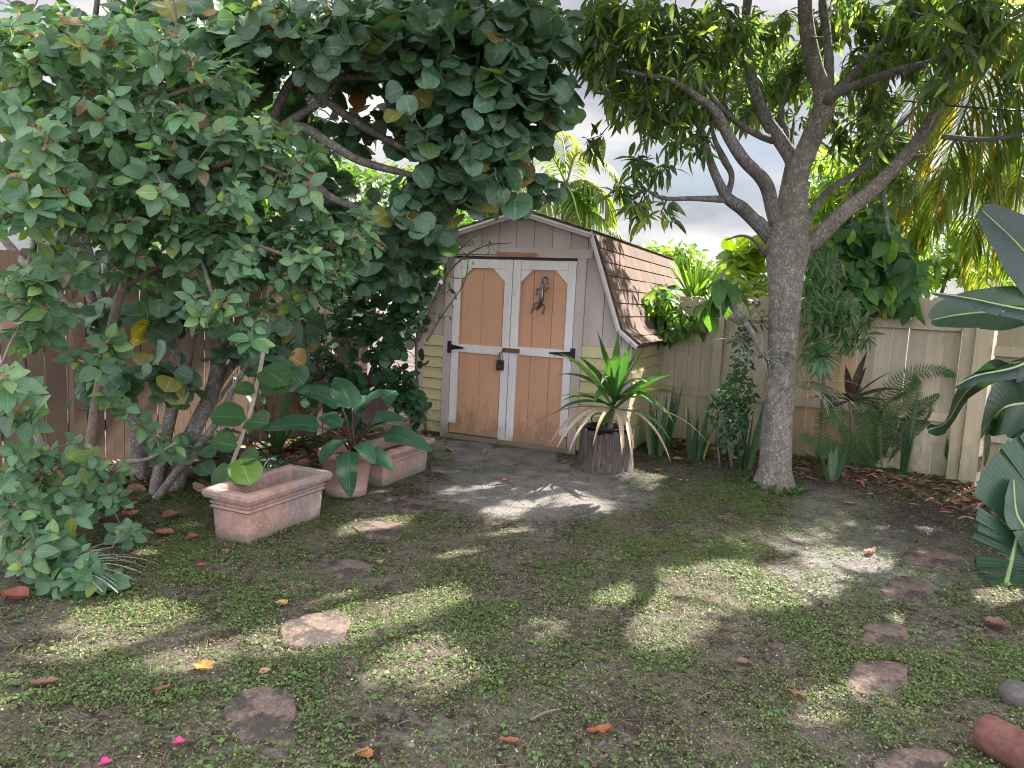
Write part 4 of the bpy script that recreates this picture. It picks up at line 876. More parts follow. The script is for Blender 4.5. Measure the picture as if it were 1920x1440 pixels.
BB = [(90, 70, 130, 60, 3.4, 4.3, 60), (250, 110, 120, 70, 3.5, 4.4, 46), (110, 180, 140, 70, 3.4, 4.4, 64), (380, 160, 90, 70, 3.9, 4.5, 24), (240, 240, 130, 55, 3.5, 4.5, 50), (70, 290, 90, 55, 3.2, 4.2, 40), (200, 330, 130, 50, 3.5, 4.4, 52), (420, 270, 130, 55, 3.8, 4.5, 46), (530, 270, 60, 50, 4.0, 4.6, 18),
      (360, 350, 120, 50, 3.6, 4.4, 52), (510, 350, 90, 40, 3.9, 4.5, 30), (60, 380, 80, 40, 3.2, 4.0, 26), (180, 400, 80, 30, 3.6, 4.2, 16), (300, 430, 90, 30, 3.7, 4.3, 22), (440, 430, 90, 40, 3.8, 4.4, 28), (560, 430, 60, 40, 4.0, 4.6, 15), (540, 490, 60, 40, 3.9, 4.4, 16), (635, 500, 50, 40, 4.0, 4.5, 15), (640, 450, 50, 30, 4.1, 4.6, 8),
      (390, 570, 40, 28, 3.7, 4.0, 11), (470, 625, 45, 22, 3.8, 4.1, 6), (430, 500, 60, 30, 3.8, 4.2, 10), (40, 560, 40, 60, 3.4, 4.0, 12), (90, 600, 60, 30, 3.5, 4.0, 7), (30, 620, 40, 40, 3.3, 3.8, 6), (180, 640, 40, 25, 3.8, 4.2, 4),
      (20, 720, 35, 25, 2.9, 3.3, 6), (40, 770, 40, 30, 2.9, 3.3, 5), (210, 760, 40, 22, 4.0, 4.4, 4), (270, 800, 30, 12, 4.0, 4.4, 2), (310, 835, 25, 12, 4.0, 4.3, 3), (60, 870, 60, 30, 3.7, 4.2, 9), (130, 850, 50, 30, 3.8, 4.3, 6), (110, 930, 60, 30, 3.7, 4.2, 7), (120, 1030, 60, 30, 3.5, 4.0, 8), (190, 890, 50, 25, 4.0, 4.3, 6), (30, 930, 40, 40, 3.4, 3.9, 7), (50, 1010, 60, 35, 3.3, 3.8, 10), (30, 1050, 50, 25, 3.3, 3.6, 6),
      (170, 940, 50, 25, 3.8, 4.2, 4), (245, 1000, 22, 18, 3.8, 4.1, 3), (160, 1080, 45, 28, 3.3, 3.6, 5), (80, 960, 60, 30, 3.5, 4.0, 6), (120, 1110, 20, 15, 3.3, 3.5, 2), (200, 1100, 20, 15, 3.3, 3.5, 2)]
tips = blob_tips(BB); ot = []
BB2 = [(120, 500, 70, 40, 3.6, 4.2, 9), (230, 480, 60, 40, 3.9, 4.4, 10), (330, 500, 60, 40, 3.9, 4.4, 10), (60, 520, 60, 50, 3.4, 4.0, 9), (570, 540, 50, 40, 4.1, 4.6, 10), (680, 430, 50, 40, 4.3, 4.8, 12), (480, 540, 50, 40, 4.0, 4.4, 8), (140, 690, 60, 40, 3.7, 4.2, 5), (60, 1080, 50, 30, 3.3, 3.6, 6)]
tips = np.concatenate([tips, blob_tips(BB2)])
while len(ot) < 130:
    p = np.array([rng.uniform(-5.0, -1.2), rng.uniform(2.6, 4.6), rng.uniform(.4, 3.9)]); a, b = proj(p)
    if b < -40 or (a < -60): ot.append(p)
tips = np.concatenate([tips, np.array(ot)])
mb = MB(); axh = grow(mb, hn, tips, .008, .0028, 1.8, .02, 5); mb.build('twigs', M['twig'], sh)
HC = [((.06, .125, .07), 7), ((.085, .165, .09), 5), ((.12, .20, .085), 2), ((.16, .22, .05), .4), ((.2, .12, .08), .15)]
mb = MB(); a_ = unit(axh*.5+np.array([.1, -.45, .55])+rng.normal(size=axh.shape)*.25)
pos, dr, nr, sz, _ = rosette(mb, T_ov, tips, a_, 9, .094, .25, None, .008, .18)
px_, py_ = proj(pos+unit(dr)*sz[:, None]*.5); kp = (rng.random(len(pos)) < .92) & ~((px_ > 715) & (py_ > 380)) & ~((px_ > 340) & (py_ > 700))
sz = sz*np.where((px_ < 130) & (py_ > 690) & (py_ < 800), 1.15, 1.0)
scatter(mb, T_ov, pos[kp], dr[kp], nr[kp]+rng.normal(size=(kp.sum(), 3))*.25, sz[kp], pal(kp.sum(), HC, .22), rng.uniform(.85, 1.25, kp.sum())); mb.build('foliage', M['ovate'], sh)
# rusty bracts at some rosette hearts
mb = MB(); sel = tips[rng.random(len(tips)) < .35]; n_ = len(sel)
for q in range(7): scatter(mb, T_mg_lo, sel+rng.normal(size=(n_, 3))*.012, randdir(n_), randdir(n_), rng.uniform(.02, .045, n_), pal(n_, [((.35, .12, .05), 2), ((.22, .12, .06), 2), ((.3, .2, .1), 1)], .2))
mb.build('flower_bracts', M['dead'], sh)
# ------------------------------------------------------------ generic small things
def tree_like(name, label, cat, base, stems, blobs, T, mat, size, k, pals, bark='bark_limb', part='crown', group=None, el=.1, droop=.3, wid=1., norm=(0, -.4, .8), r0=.01, clearf=None, prune=True, sag=0.):
    t = thing(name, label, cat, base, 0, group); nodes = []
    mb = MB()
    for i_, s_ in enumerate(stems): limb(mb, s_, 8, .06, i_+7, nodes)
    tp = blob_tips(blobs); ax = grow(mb, np.concatenate(nodes), tp, r0, .003, 3., sag); mb.build('trunk', M[bark], t)
    mb = MB(); pos, dr, nr, sz, _ = rosette(mb, T, tp, unit(ax*.5+np.array([0, -.2, .5])+rng.normal(size=ax.shape)*.3), k, size, el, None, .02, droop, wid)
    nr = nr*.5+np.array(norm)+rng.normal(size=nr.shape)*.3; kp = rng.random(len(pos)) < .93
    if prune: kp &= sun_prune(pos)
    if clearf is not None: a, b = proj(pos+unit(dr)*sz[:, None]*.5); kp &= ~clearf(a, b)
    scatter(mb, T, pos[kp], dr[kp], nr[kp], sz[kp], pal(kp.sum(), pals, .2), wid); mb.build(part, M[mat], t); return t
LIT = [((.10, .19, .03), 4), ((.14, .23, .035), 3), ((.20, .27, .05), 1)]
MIDG = [((.05, .12, .03), 4), ((.08, .16, .035), 3)]
# small dark shrub between sea grape and shed
tree_like('dark_shrub', 'dark tangled shrub with small round leaves against the left corner of the shed', 'shrub', G(665, 800),
 [[(672, 812, 7.2, 14), (668, 740, 7.1, 12), (650, 650, 7.0, 10), (640, 560, 6.9, 8), (650, 470, 6.8, 6)], [(682, 812, 7.2, 12), (690, 720, 7.1, 11), (720, 640, 7.0, 9), (740, 560, 7.0, 7), (745, 480, 6.9, 5)], [(665, 812, 7.2, 10), (620, 740, 7.0, 8), (600, 650, 6.9, 7), (590, 560, 6.9, 5)], [(690, 800, 7.1, 8), (730, 760, 7.0, 6), (760, 740, 6.9, 4)]],
 [(650, 640, 55, 70, 6.6, 7.2, 36), (720, 600, 55, 80, 6.5, 7.2, 48), (770, 600, 35, 50, 6.4, 7.0, 18), (740, 690, 50, 50, 6.5, 7.1, 26), (660, 740, 50, 45, 6.5, 7.2, 26), (760, 755, 28, 35, 6.5, 6.9, 12), (600, 720, 40, 50, 6.6, 7.2, 16), (700, 520, 70, 50, 6.4, 7.0, 30), (795, 510, 32, 55, 6.4, 6.9, 34), (620, 560, 40, 50, 6.6, 7.2, 16)],
 T_gr_lo, 'grape', .10, 6, [((.022, .06, .03), 5), ((.035, .085, .04), 3)], clearf=lambda a, b: (a > 835), bark='bark_grape')
# bare vine twigs at the shed's upper left
vt = thing('bare_vine', 'bare brown twiggy vine sprawled over the upper left of the shed front', 'vine', G(800, 815)); mb = MB(); nodes = []
for s_ in ([(785, 640, 6.9, 6), (815, 560, 6.95, 5), (850, 500, 7.0, 4), (905, 462, 7.0, 3), (960, 455, 7.1, 2)], [(790, 600, 6.9, 5), (825, 540, 6.95, 4), (860, 470, 7.0, 3), (915, 425, 7.0, 2)], [(780, 570, 6.9, 4), (800, 520, 6.95, 4), (840, 480, 6.9, 3), (930, 478, 6.9, 2)], [(800, 640, 6.9, 4), (830, 590, 7.0, 3), (870, 530, 7.0, 2), (880, 470, 7.0, 2)], [(800, 812, 7.6, 6), (785, 740, 7.2, 6), (780, 660, 6.95, 6), (790, 560, 6.9, 5)]): limb(mb, s_, 5, 0, 3, nodes)
vt_t = blob_tips([(845, 500, 50, 60, 6.85, 7.1, 60), (820, 560, 35, 50, 6.8, 7.0, 40), (895, 460, 50, 20, 6.9, 7.1, 24)]); grow(mb, np.concatenate(nodes), vt_t, .0045, .0025, 1, 0)
mb.build('stems', M['twig'], vt)
mb = MB(); p_ = vt_t[::3]; scatter(mb, T_ov_lo, p_, randdir(len(p_)), randdir(len(p_), 1), rng.uniform(.04, .07, len(p_)), pal(len(p_), MIDG)); mb.build('leaves', M['soft'], vt)
# young sea grape stem leaning by the trough
yg = thing('sea_grape_sapling', 'slender pale-stemmed sapling with few large round leaves leaning over the empty trough', 'sapling', G(425, 925)); mb = MB()
limb(mb, [(425, 915, 4.85, 9), (432, 880, 4.8, 8), (460, 800, 4.8, 8), (478, 740, 4.8, 8), (495, 650, 4.75, 8), (508, 520, 4.7, 7), (515, 440, 4.7, 5)], 8, .03, 1); mb.build('stem', M['palewood'], yg)
mb = MB(); YL = [(462, 785, 4.75, (-.9, -.3, .15), .27, 0), (462, 790, 4.7, (.8, -.4, .1), .22, 1), (445, 838, 4.6, (-.7, -.2, .25), .2, 0), (450, 860, 4.55, (.5, -.5, -.6), .24, 2), (440, 870, 4.55, (-.35, -.3, -.9), .26, 0), (447, 858, 4.6, (.8, -.2, .1), .17, 1), (478, 735, 4.75, (-.8, -.2, .2), .16, 0), (484, 725, 4.8, (1, .1, .2), .28, 0), (492, 690, 4.8, (.7, -.3, -.3), .26, 0)]
for a, b, Y_, d, s_, c_ in YL:
    s_ *= .85
    scatter(mb, T_gr, [P(a, b, Y_)], [d], [(rng.normal()*.2, -.55, .8)], [s_], np.array([[(.04, .095, .035), (.035, .085, .035), (.10, .18, .03)][c_]]))
mb.build('leaves', M['grape'], yg)
# philodendron in the round pot
ph = thing('potted_philodendron', 'glossy broad-leaved plant with dark red stalks growing in the round pot', 'plant', pp+[0, 0, .3]); st_ = MB(); mb = MB(); c0 = pp+np.array([.05, 0, .30])
PL = [(600, 800, 5.25, 535, 788, 5.15, .36), (640, 760, 5.45, 600, 735, 5.4, .33), (660, 765, 5.5, 640, 720, 5.6, .32), (700, 765, 5.5, 730, 730, 5.7, .33), (690, 790, 5.35, 735, 775, 5.3, .25), (720, 815, 5.35, 800, 822, 5.3, .33), (655, 845, 5.1, 650, 885, 5.0, .29), (690, 845, 5.15, 735, 868, 5.05, .22), (645, 825, 5.15, 618, 838, 5.0, .26), (675, 830, 5.15, 695, 852, 5.0, .20), (700, 800, 5.3, 705, 765, 5.4, .28), (665, 770, 5.6, 690, 735, 5.8, .26), (630, 790, 5.5, 590, 765, 5.7, .26), (640, 800, 5.3, 610, 780, 5.35, .2)]
for k, (a, b, Y0, a2, b2, Y1, L_) in enumerate(PL):
    p0 = P(a, b, Y0); p1 = P(a2, b2, Y1); tube(st_, [c0, c0*.5+p0*.5+[0, 0, .05], p0], [.010, .008, .006], 6, n=10)
    scatter(mb, T_ph, [p0], [p1-p0], [(rng.normal()*.15, -.45, .85)], [L_*1.12], np.array([(.028, .075, .04)])*rng.uniform(.8, 1.3) if k != 10 else np.array([(.045, .025, .03)]), .95)
st_.build('stalks', plain('red_stalk', (.06, .02, .022), .4), ph); mb.build('leaves', M['philo'], ph)
# dark strap-leaved lilies behind the trough
def strap_clump(name, label, base, leaves, mat, group=None, cat='plant', spl=None, part='leaves', tb=None, cols=1, curl=1.6, fold=.25, prof_=None):
    t = thing(name, label, cat, base, 0, group); mb = MB()
    for (dx, dy, dz, L_, w_, dr_, c_) in leaves:
        b0 = np.array(base, float)+np.array([dx, dy, 0])*.03; b0[2] = max(base[2], 0)
        ribbon(mb, b0, (dx, dy, dz), L_, w_, dr_, prof_, 9, fold, np.array(c_), rng.uniform(-.5, .5), cols, curl)
    mb.build(part, M[mat], t); return t
DG = (.022, .06, .035)
strap_clump('strap_leaf_lily', 'dark arching strap-leaved lily lying between the trough and the left trunks', G(470, 900), [(-.9, -.35, .35, .75, .07, .9, DG), (-1, -.1, .3, .85, .07, .8, DG), (-.8, .3, .6, .7, .06, .9, DG), (-.6, -.5, .5, .5, .06, 1., DG), (.7, .3, .5, .6, .06, .8, DG), (-1, -.3, .12, .7, .07, .3, DG), (.9, -.1, .5, .5, .06, .9, DG)], 'strap')
strap_clump('upright_lily', 'upright dark green blade plant against the tan fence left of the pot plant', G(520, 850), [(-.25, 0, 1, .75, .07, .25, DG), (.15, 0, 1, .7, .08, .25, (.03, .08, .03)), (-.5, .1, 1, .95, .06, .5, DG), (.5, -.1, 1, .6, .07, .8, (.03, .08, .03)), (.9, -.2, .7, .55, .08, 1, DG), (-.8, -.2, .7, .6, .07, .9, DG), (.0, -.2, 1, .5, .06, .4, (.04, .09, .03))], 'strap')
tree_like('herb_clump', 'low small-leaved herb at the fence foot between the lilies', 'plant', G(430, 850), [[(425, 855, 5.9, 4), (418, 820, 5.9, 3)]], [(418, 820, 22, 22, 5.7, 6.0, 26), (500, 870, 30, 12, 5.3, 5.6, 14)], T_ov_lo, 'ovate', .045, 6, [((.03, .09, .05), 1)], part='leaves')
# dracaena on the log
dr0 = sp+np.array([.02, -.02, .40]); dt = thing('variegated_dracaena', 'spiky striped green plant with long dead hanging leaves on the log planter', 'plant', dr0)
mb = MB(); tube(mb, [dr0-[0, 0, .04], dr0+[.01, 0, .1], dr0+[.02, -.01, .2]], [.028, .025, .022], 8, n=8); mb.build('stalk', M['twig'], dt)
mb = MB(); hh = dr0+np.array([.02, -.01, .19])
pfd = lambda t: (.45+.55*math.sin(math.pi*min(1, t*1.05)))*(1-t**5)
for k, (dx, dz, L_, dr_) in enumerate([(-.95, .55, .66, .55), (-.6, .9, .72, .6), (-.28, 1, .7, .3), (-.08, 1.2, .68, .05), (.15, 1.2, .62, .1), (.38, 1, .66, .2), (.62, .85, .7, .35), (.9, .62, .68, .7), (1, .35, .62, 1.1), (-1, .25, .58, .7), (-.75, .4, .5, .9), (.55, .5, .55, 1.2), (.9, .15, .6, 1.0), (-.4, .5, .45, 1.2), (.25, .6, .42, 1.6), (-.2, .8, .55, 1.5), (.1, .5, .4, 2.), (-.15, -.3, .3, .4), (.7, .6, .6, .5), (-.5, .7, .62, .3), (.3, .8, .6, .5), (-.85, .75, .6, .8)]):
    ribbon(mb, hh+[0, 0, rng.uniform(-.05, .08)], (dx, rng.uniform(-.7, .5), dz), L_*1.08, .095, dr_*1.25, pfd, 10, .35, pal(1, [((.045, .12, .032), 3), ((.09, .17, .04), 1)])[0], rng.uniform(-.6, .6), 1)
mb.build('green_leaves', M['strap'], dt)
mb = MB()
for (dx, dy, L_) in ((-.5, -.6, .62), (-.42, -.7, .64), (-.55, -.5, .58), (-.02, -.8, .6), (.05, -.8, .62), (.0, -.7, .55), (.3, -.7, .68), (.5, -.3, .66), (-1, -.1, .62), (.12, -.85, .5), (-.3, -.8, .5)):
    ribbon(mb, hh+[0, 0, -.02], (dx, dy, .18), L_*1.55, .034, 1.9, None, 12, .3, pal(1, [((.42, .31, .24), 1), ((.34, .24, .18), 1)])[0], rng.uniform(-1, 1), 1, .8)
mb.build('dead_leaves', M['dead'], dt)
# snake plants
def snake(label, px, py, n, hmax, yellow=0, spread=.35, sp2=.12):
    b = G(px, py); t = thing('snake_plant', label, 'plant', b, 0, 'snake plants at the fence foot'); mb = MB()
    for k in range(n):
        a = rng.uniform(0, 6.28); r_ = rng.uniform(.0, sp2); d = np.array([math.cos(a)*spread*rng.uniform(.2, 1.2), math.sin(a)*spread*.6, 1]); c_ = pal(1, [((.035, .08, .04), 3), ((.06, .11, .05), 1)])[0]
        if k < yellow: c_ = np.array([.34, .30, .08])
        ribbon(mb, b+[r_*math.cos(a), r_*math.sin(a)*.5, -.01], d, hmax*rng.uniform(.55, 1.0), .065*rng.uniform(.8, 1.1), .12, lambda t: (.65+.35*math.sin(math.pi*min(1, t*1.2)))*(1-t**4)+.01, 8, .35, c_, rng.uniform(-.7, .7), 1)
    mb.build('leaves', M['snake'], t)
snake('tall snake plant clump against the yellow shed side wall', 1235, 855, 11, .85, 0, .2, .14)
snake('snake plant with one yellow blade in front of the pale gate', 1300, 862, 11, .75, 3, .35, .16)
snake('snake plant leaning blades in the shadow just left of the mango trunk', 1390, 880, 8, .75, 0, .3, .16)
snake('single stiff snake plant with two tall blades right of the fern', 1690, 895, 4, .95, 0, .12, .05)
snake('pointed snake plant in dead leaves in front of the pale fence, right of the fern', 1778, 900, 8, .55, 0, .35, .06)
snake('low snake plant at the right foot of the mango trunk', 1560, 900, 7, .5, 0, .8, .1)
# cordyline (ti plant)
cb = G(1588, 880); ct = thing('ti_plant', 'dark purple-leaved ti plant on thin canes in front of the pale fence', 'plant', cb); mb = MB(); top = P(1593, 752, 6.85)
tube(mb, [cb, cb*.5+top*.5+[.03, 0, 0], top], [.016, .013, .012], 7, n=12); mb.build('cane', M['twig'], ct)
mb = MB()
for (dx, dz, L_, dr_) in [(.35, 1.2, .42, .1), (.7, .9, .4, .4), (1, .5, .46, .6), (1, .1, .36, .6), (.9, -.1, .36, .3), (-.4, 1, .36, .3), (-1, .6, .42, .6), (-1, .25, .44, .5), (-.7, -.2, .26, .4), (.3, .8, .3, .5), (.6, .3, .3, .9), (-.5, .4, .3, .8)]:
    ribbon(mb, top, (dx, rng.uniform(-.5, .4), dz), L_*1.25, .085, dr_, lambda t: (.25+.75*math.sin(math.pi*t**.8))*(1-t**6), 9, .3, pal(1, [((.075, .03, .035), 2), ((.05, .035, .03), 1)])[0], rng.uniform(-.5, .5), 1)
mb.build('leaves', M['strap'], ct)
# sword fern
fb = G(1660, 882); ft = thing('sword_fern', 'large sword fern with upright feathery fronds against the pale fence', 'fern', fb); mb = MB(); sm_ = MB()
FR = [[(1650, 880), (1640, 780), (1690, 710), (1755, 695), (1790, 705)], [(1660, 880), (1680, 800), (1712, 740), (1715, 702)], [(1655, 880), (1640, 810), (1660, 760), (1700, 735)], [(1650, 885), (1625, 820), (1605, 760), (1612, 725)], [(1645, 885), (1610, 840), (1580, 790), (1560, 745), (1530, 725)],
      [(1660, 885), (1690, 820), (1720, 770), (1760, 740)], [(1655, 885), (1650, 820), (1640, 770), (1600, 740)], [(1660, 885), (1700, 830), (1740, 790), (1745, 760)], [(1640, 885), (1600, 850), (1560, 840), (1530, 850)], [(1665, 885), (1680, 840), (1672, 790), (1655, 750)], [(1655, 885), (1630, 840), (1630, 780), (1650, 730)], [(1650, 885), (1620, 850), (1590, 820), (1575, 800)], [(1660, 880), (1665, 800), (1690, 740), (1725, 715)]]
for k, f_ in enumerate(FR):
    Y0 = fb[1]-.02; pth = [P(a, b, Y0-.12*i+rng.uniform(-.04, .04)) for i, (a, b) in enumerate(f_)]; pth[0][2] = 0
    cf_ = pal(1, [((.035, .095, .035), 3), ((.055, .13, .04), 2)])[0]
    pinnate(mb, pth, .10, .0125, 48, 1.35, .3, lambda t: cf_, .12, 2, np.array([rng.normal()*.25, -1, .3]), .004, .06, sm_)
mb.build('fronds', M['soft'], ft); sm_.build('stalks', M['twig'], ft)
fb2 = G(1490, 880)
ft = thing('sword_fern', 'small arching fern fronds just right of the mango trunk', 'fern', fb2); mb = MB(); sm_ = MB()
for f_ in ([(1560, 880), (1540, 800), (1560, 745), (1520, 715)], [(1570, 880), (1590, 830), (1570, 790), (1540, 770)], [(1600, 880), (1560, 850), (1530, 830), (1500, 815)]):
    pinnate(mb, [P(a, b, 6.9-.1*i) for i, (a, b) in enumerate(f_)], .085, .016, 34, 1.35, .3, lambda t: np.array((.04, .1, .035)), .12, 2, np.array([0, -1, .3]), .004, .06, sm_)
mb.build('fronds', M['soft'], ft); sm_.build('stalks', M['twig'], ft)
# vines on the fence behind the trunk's left side
tree_like('climbing_vine', 'dark leafy vine climbing between the pale gate and the mango trunk', 'vine', G(1375, 880), [[(1372, 880, 6.9, 5), (1365, 800, 6.8, 5), (1390, 720, 6.7, 5), (1405, 640, 6.6, 4)], [(1350, 880, 7.0, 4), (1345, 780, 7.0, 4), (1380, 700, 6.9, 3)]],
 [(1385, 740, 32, 60, 6.5, 7.0, 46), (1360, 760, 30, 30, 6.6, 7.1, 22), (1400, 640, 22, 50, 6.4, 6.8, 22), (1375, 810, 30, 40, 6.6, 7.1, 18), (1420, 590, 15, 30, 6.4, 6.6, 8)], T_ov_lo, 'ovate', .075, 6, [((.03, .08, .035), 4), ((.05, .11, .04), 1)], part='leaves')
# leaning lichen branch with drooping umbrella leaves
lb = thing('leaning_branch', 'pale lichen-covered branch leaning on the mango trunk with drooping leaves at its top', 'branch', P(1440, 690, 6.2)); mb = MB()
limb(mb, [(1441, 675, 6.22, 10), (1425, 655, 6.2, 11), (1408, 620, 6.2, 12), (1385, 590, 6.25, 13), (1365, 560, 6.3, 12), (1357, 530, 6.3, 10), (1356, 510, 6.3, 6)], 9, .1, 2); mb.build('stem', M['bark_grape'], lb)
mb = MB(); tp = np.array([P(1350, 515, 6.3), P(1378, 528, 6.3), P(1330, 560, 6.35)]); pos, dr, nr, sz, _ = rosette(mb, T_sf, tp, np.array([[0, 0, 1.]]*3), 9, .24, -.3, None, .01, .5)
scatter(mb, T_sf, pos, dr, nr+[0, 0, 1], sz, pal(len(pos), MIDG), 1.2); mb.build('leaves', M['soft'], lb)
# air plants
def airplant(label, px, py, Y, n, L_, down, c_=(.30, .33, .30), w_=.008):
    b = P(px, py, Y); t = thing('air_plant', label, 'air plant', b, 0, 'air plants hung on the mango tree'); mb = MB()
    for k in range(n):
        d = randdir(1)[0]; d[2] = abs(d[2])*(.5 if down else 1)+(.1 if down else .3)
        if down: d[1] -= .3
        ribbon(mb, b, d, L_*rng.uniform(.6, 1.1), w_, 2.6 if down else .9, lambda t: 1-.8*t, 9, .3, np.array(c_)*rng.uniform(.7, 1.2), rng.uniform(-1, 1), 1, .5)
    mb.build('strands', M['dead'], t)
airplant('silvery air plant drooping from the left side of the mango trunk', 1427, 672, 6.12, 60, .42, True)
airplant('silvery air plant drooping from the right side of the mango trunk', 1512, 730, 6.2, 70, .48, True)
airplant('spiky air plant on the leaning lichen branch', 1383, 608, 6.15, 46, .26, False, (.27, .30, .25))
airplant('wiry grey air plant beneath the spiky one, left of the trunk', 1375, 640, 6.3, 26, .25, True, (.25, .27, .24))
# bromeliad rosette on trunk
bt = thing('bromeliad', 'star-shaped green bromeliad fixed to the right side of the mango trunk', 'plant', P(1537, 668, 6.1)); mb = MB(); b = P(1537, 668, 6.1)
for k in range(16):
    a = k*2.4; d = np.array([math.cos(a), -.55, math.sin(a)*.8+.2]); ribbon(mb, b, d, rng.uniform(.17, .25), .045, .9, None, 7, .3, np.array((.06, .14, .07))*rng.uniform(.7, 1.2), 0, 1)
mb.build('leaves', M['strap'], bt)
tree_like('bushy_shrub', 'soft drooping mid-green shrub hanging behind the right side of the mango trunk', 'shrub', G(1530, 880), [[(1535, 870, 7.0, 6), (1545, 700, 6.9, 6), (1560, 560, 6.8, 5), (1570, 470, 6.8, 4)]],
 [(1560, 570, 60, 55, 6.4, 7.0, 60), (1540, 500, 40, 50, 6.5, 7.0, 22), (1600, 600, 45, 40, 6.4, 7.0, 26), (1530, 640, 30, 30, 6.3, 6.8, 12)], T_mg, 'mango', .13, 8, [((.06, .12, .06), 3), ((.09, .16, .08), 1)], part='foliage', droop=.8)
# umbrella-leaved tree behind right fence
tree_like('umbrella_tree', 'small tree with large drooping hand-like leaves above the pale fence right of the mango trunk', 'tree', (3.9, 7.75, 0), [[(1625, 800, 7.6, 12), (1630, 620, 7.5, 11), (1620, 520, 7.4, 9), (1600, 430, 7.3, 7), (1590, 350, 7.3, 4)], [(1630, 600, 7.5, 8), (1680, 520, 7.4, 6), (1700, 470, 7.3, 4)]],
 [(1570, 430, 45, 40, 7.0, 7.6, 20), (1640, 460, 55, 50, 6.9, 7.5, 40), (1700, 500, 28, 40, 6.9, 7.3, 14), (1560, 500, 40, 40, 7.1, 7.6, 18), (1620, 520, 60, 35, 6.9, 7.4, 26), (1690, 545, 26, 22, 6.9, 7.1, 8), (1660, 400, 30, 25, 7.1, 7.5, 8)], T_sf, 'soft', .22, 7, [((.04, .11, .04), 4), ((.07, .16, .04), 2), ((.14, .24, .04), .8)], part='crown', droop=.9, wid=1.35, clearf=lambda a, b: b > 620)
# ------------------------------------------------------------ paddle-leaved plants (right edge)
def paddle(mb, path, hw, n=34, split=.12, colr=(.035, .085, .045), ang=1.15, plane=(0, 0, 1), curl=.5, sides=(1, -1), gapd=.25):
    path = smooth_path(path, n+1); T = unit(np.gradient(path, axis=0)); Ltot = np.linalg.norm(np.diff(path, axis=0), axis=1).sum()
    for sg in sides:
        off = 0; K = 4; prev = None
        for i in range(n):
            if i == 0: jw = 1.
            if rng.random() < split: jw = rng.uniform(.86, 1.06); off = rng.uniform(-gapd, gapd); prev = None
            rows = []
            for e in (0, 1):
                if e == 0 and prev is not None: rows.append(prev); continue
                t = (i+e)/n; h = T[i+e]; s = unit(np.cross(h, np.asarray(plane, float)))*sg; up = np.cross(h, s)*(-sg); w_ = hw*jw*max(.03, math.sin(math.pi*min(1, .07+.93*t**.8))**.55)
                a = ang*(1-.45*t)+off*.4; d = s*math.sin(a)+h*math.cos(a); p = path[i+e].copy(); r_ = [p.copy()]
                for q in range(K):
                    dd = unit(d+up*(.25-curl*(q+1)/K+off*.5)); p = p+dd*w_/K; r_.append(p.copy())
                rows.append(np.array(r_))
            prev = rows[1]; V = np.concatenate(rows); j = np.arange(K); k_ = K+1
            UV = np.array([[.5+.5*sg*q/K*1.0, (i+e)/n] for e in (0, 1) for q in range(K+1)])
            F = np.stack([j, j+1, k_+j+1, k_+j], 1); mb.add(V, F, UV, colr)
    return path, T
def paddle_plant(name, label, base, leaves, stems=True):
    t = thing(name, label, 'plant', base)
    for (pth, hw, pl, sd, c_, sp_, cu, *ex_) in leaves:
        mb = MB(); pts = [P(*q) for q in pth]; path, T = paddle(mb, pts, hw, 36, sp_, c_, ex_[0] if ex_ else 1.2, pl, cu, sd, ex_[1] if ex_ else .25); lf = mb.build('leaf', M['paddle'], t)
        mb = MB(); tube(mb, path, np.linspace(.013, .004, len(path)), 7, sm=False)
        b = np.array(base, float); tube(mb, [b, b*.4+path[0]*.6+[0, 0, .12], path[0]], [.03, .02, .013], 8, n=16); mb.build('midrib', M['midrib'], lf)
M['midrib'] = plain('pale_midrib', (.22, .29, .12), .45)
DK = (.016, .034, .03); DK2 = (.018, .042, .025)
paddle_plant('bird_of_paradise', 'tall paddle-leaved plant leaning in from the upper right edge', G(2150, 1050),
 [([(2020, 580, 4.7), (1960, 520, 4.7), (1905, 455, 4.7), (1842, 395, 4.7)], .24, (0, -1, .2), (1, -1), DK, .04, .2),
  ([(2080, 600, 4.4), (1980, 590, 4.3), (1890, 575, 4.3), (1820, 560, 4.35), (1745, 548, 4.4)], .13, (.1, -.5, 1), (1, -1), DK, .10, .9),
  ([(2050, 640, 4.5), (1950, 590, 4.6), (1870, 585, 4.65), (1800, 590, 4.7), (1748, 600, 4.75)], .2, (.2, -.9, .6), (-1, 1), DK2, .03, .1),
  ([(2080, 680, 4.2), (1980, 660, 4.2), (1900, 690, 4.2), (1830, 705, 4.25), (1790, 725, 4.3)], .11, (0, -.3, 1), (1, -1), DK, .6, .9),
  ([(1900, 690, 4.3), (1860, 700, 4.35), (1810, 735, 4.4), (1775, 790, 4.45), (1740, 806, 4.45)], .12, (.6, -.8, .1), (1, -1), DK2, .07, .2),
  ([(1990, 745, 4.2), (1930, 755, 4.2), (1880, 765, 4.2), (1850, 800, 4.25), (1845, 872, 4.3)], .2, (.9, -.7, .1), (1, -1), DK2, .05, .2)])
paddle_plant('bird_of_paradise', 'low paddle-leaved plant with a ribbed split leaf at the lower right edge', G(2050, 1150),
 [([(1885, 1095, 3.45), (1900, 1035, 3.45), (1920, 955, 3.5), (1950, 870, 3.55), (1990, 790, 3.6)], .27, (0, -1, .25), (1, -1), (.018, .048, .030), .42, .15, 1.5, .5),
  ([(1960, 1080, 3.5), (1925, 1000, 3.45), (1905, 960, 3.45), (1900, 900, 3.5)], .12, (.5, -1, .2), (1, -1), (.018, .045, .026), .1, .2),
  ([(2060, 700, 3.6), (2000, 780, 3.6), (1945, 830, 3.6), (1910, 835, 3.65)], .16, (.1, -1, .4), (1, -1), (.018, .048, .03), .2, .1)])
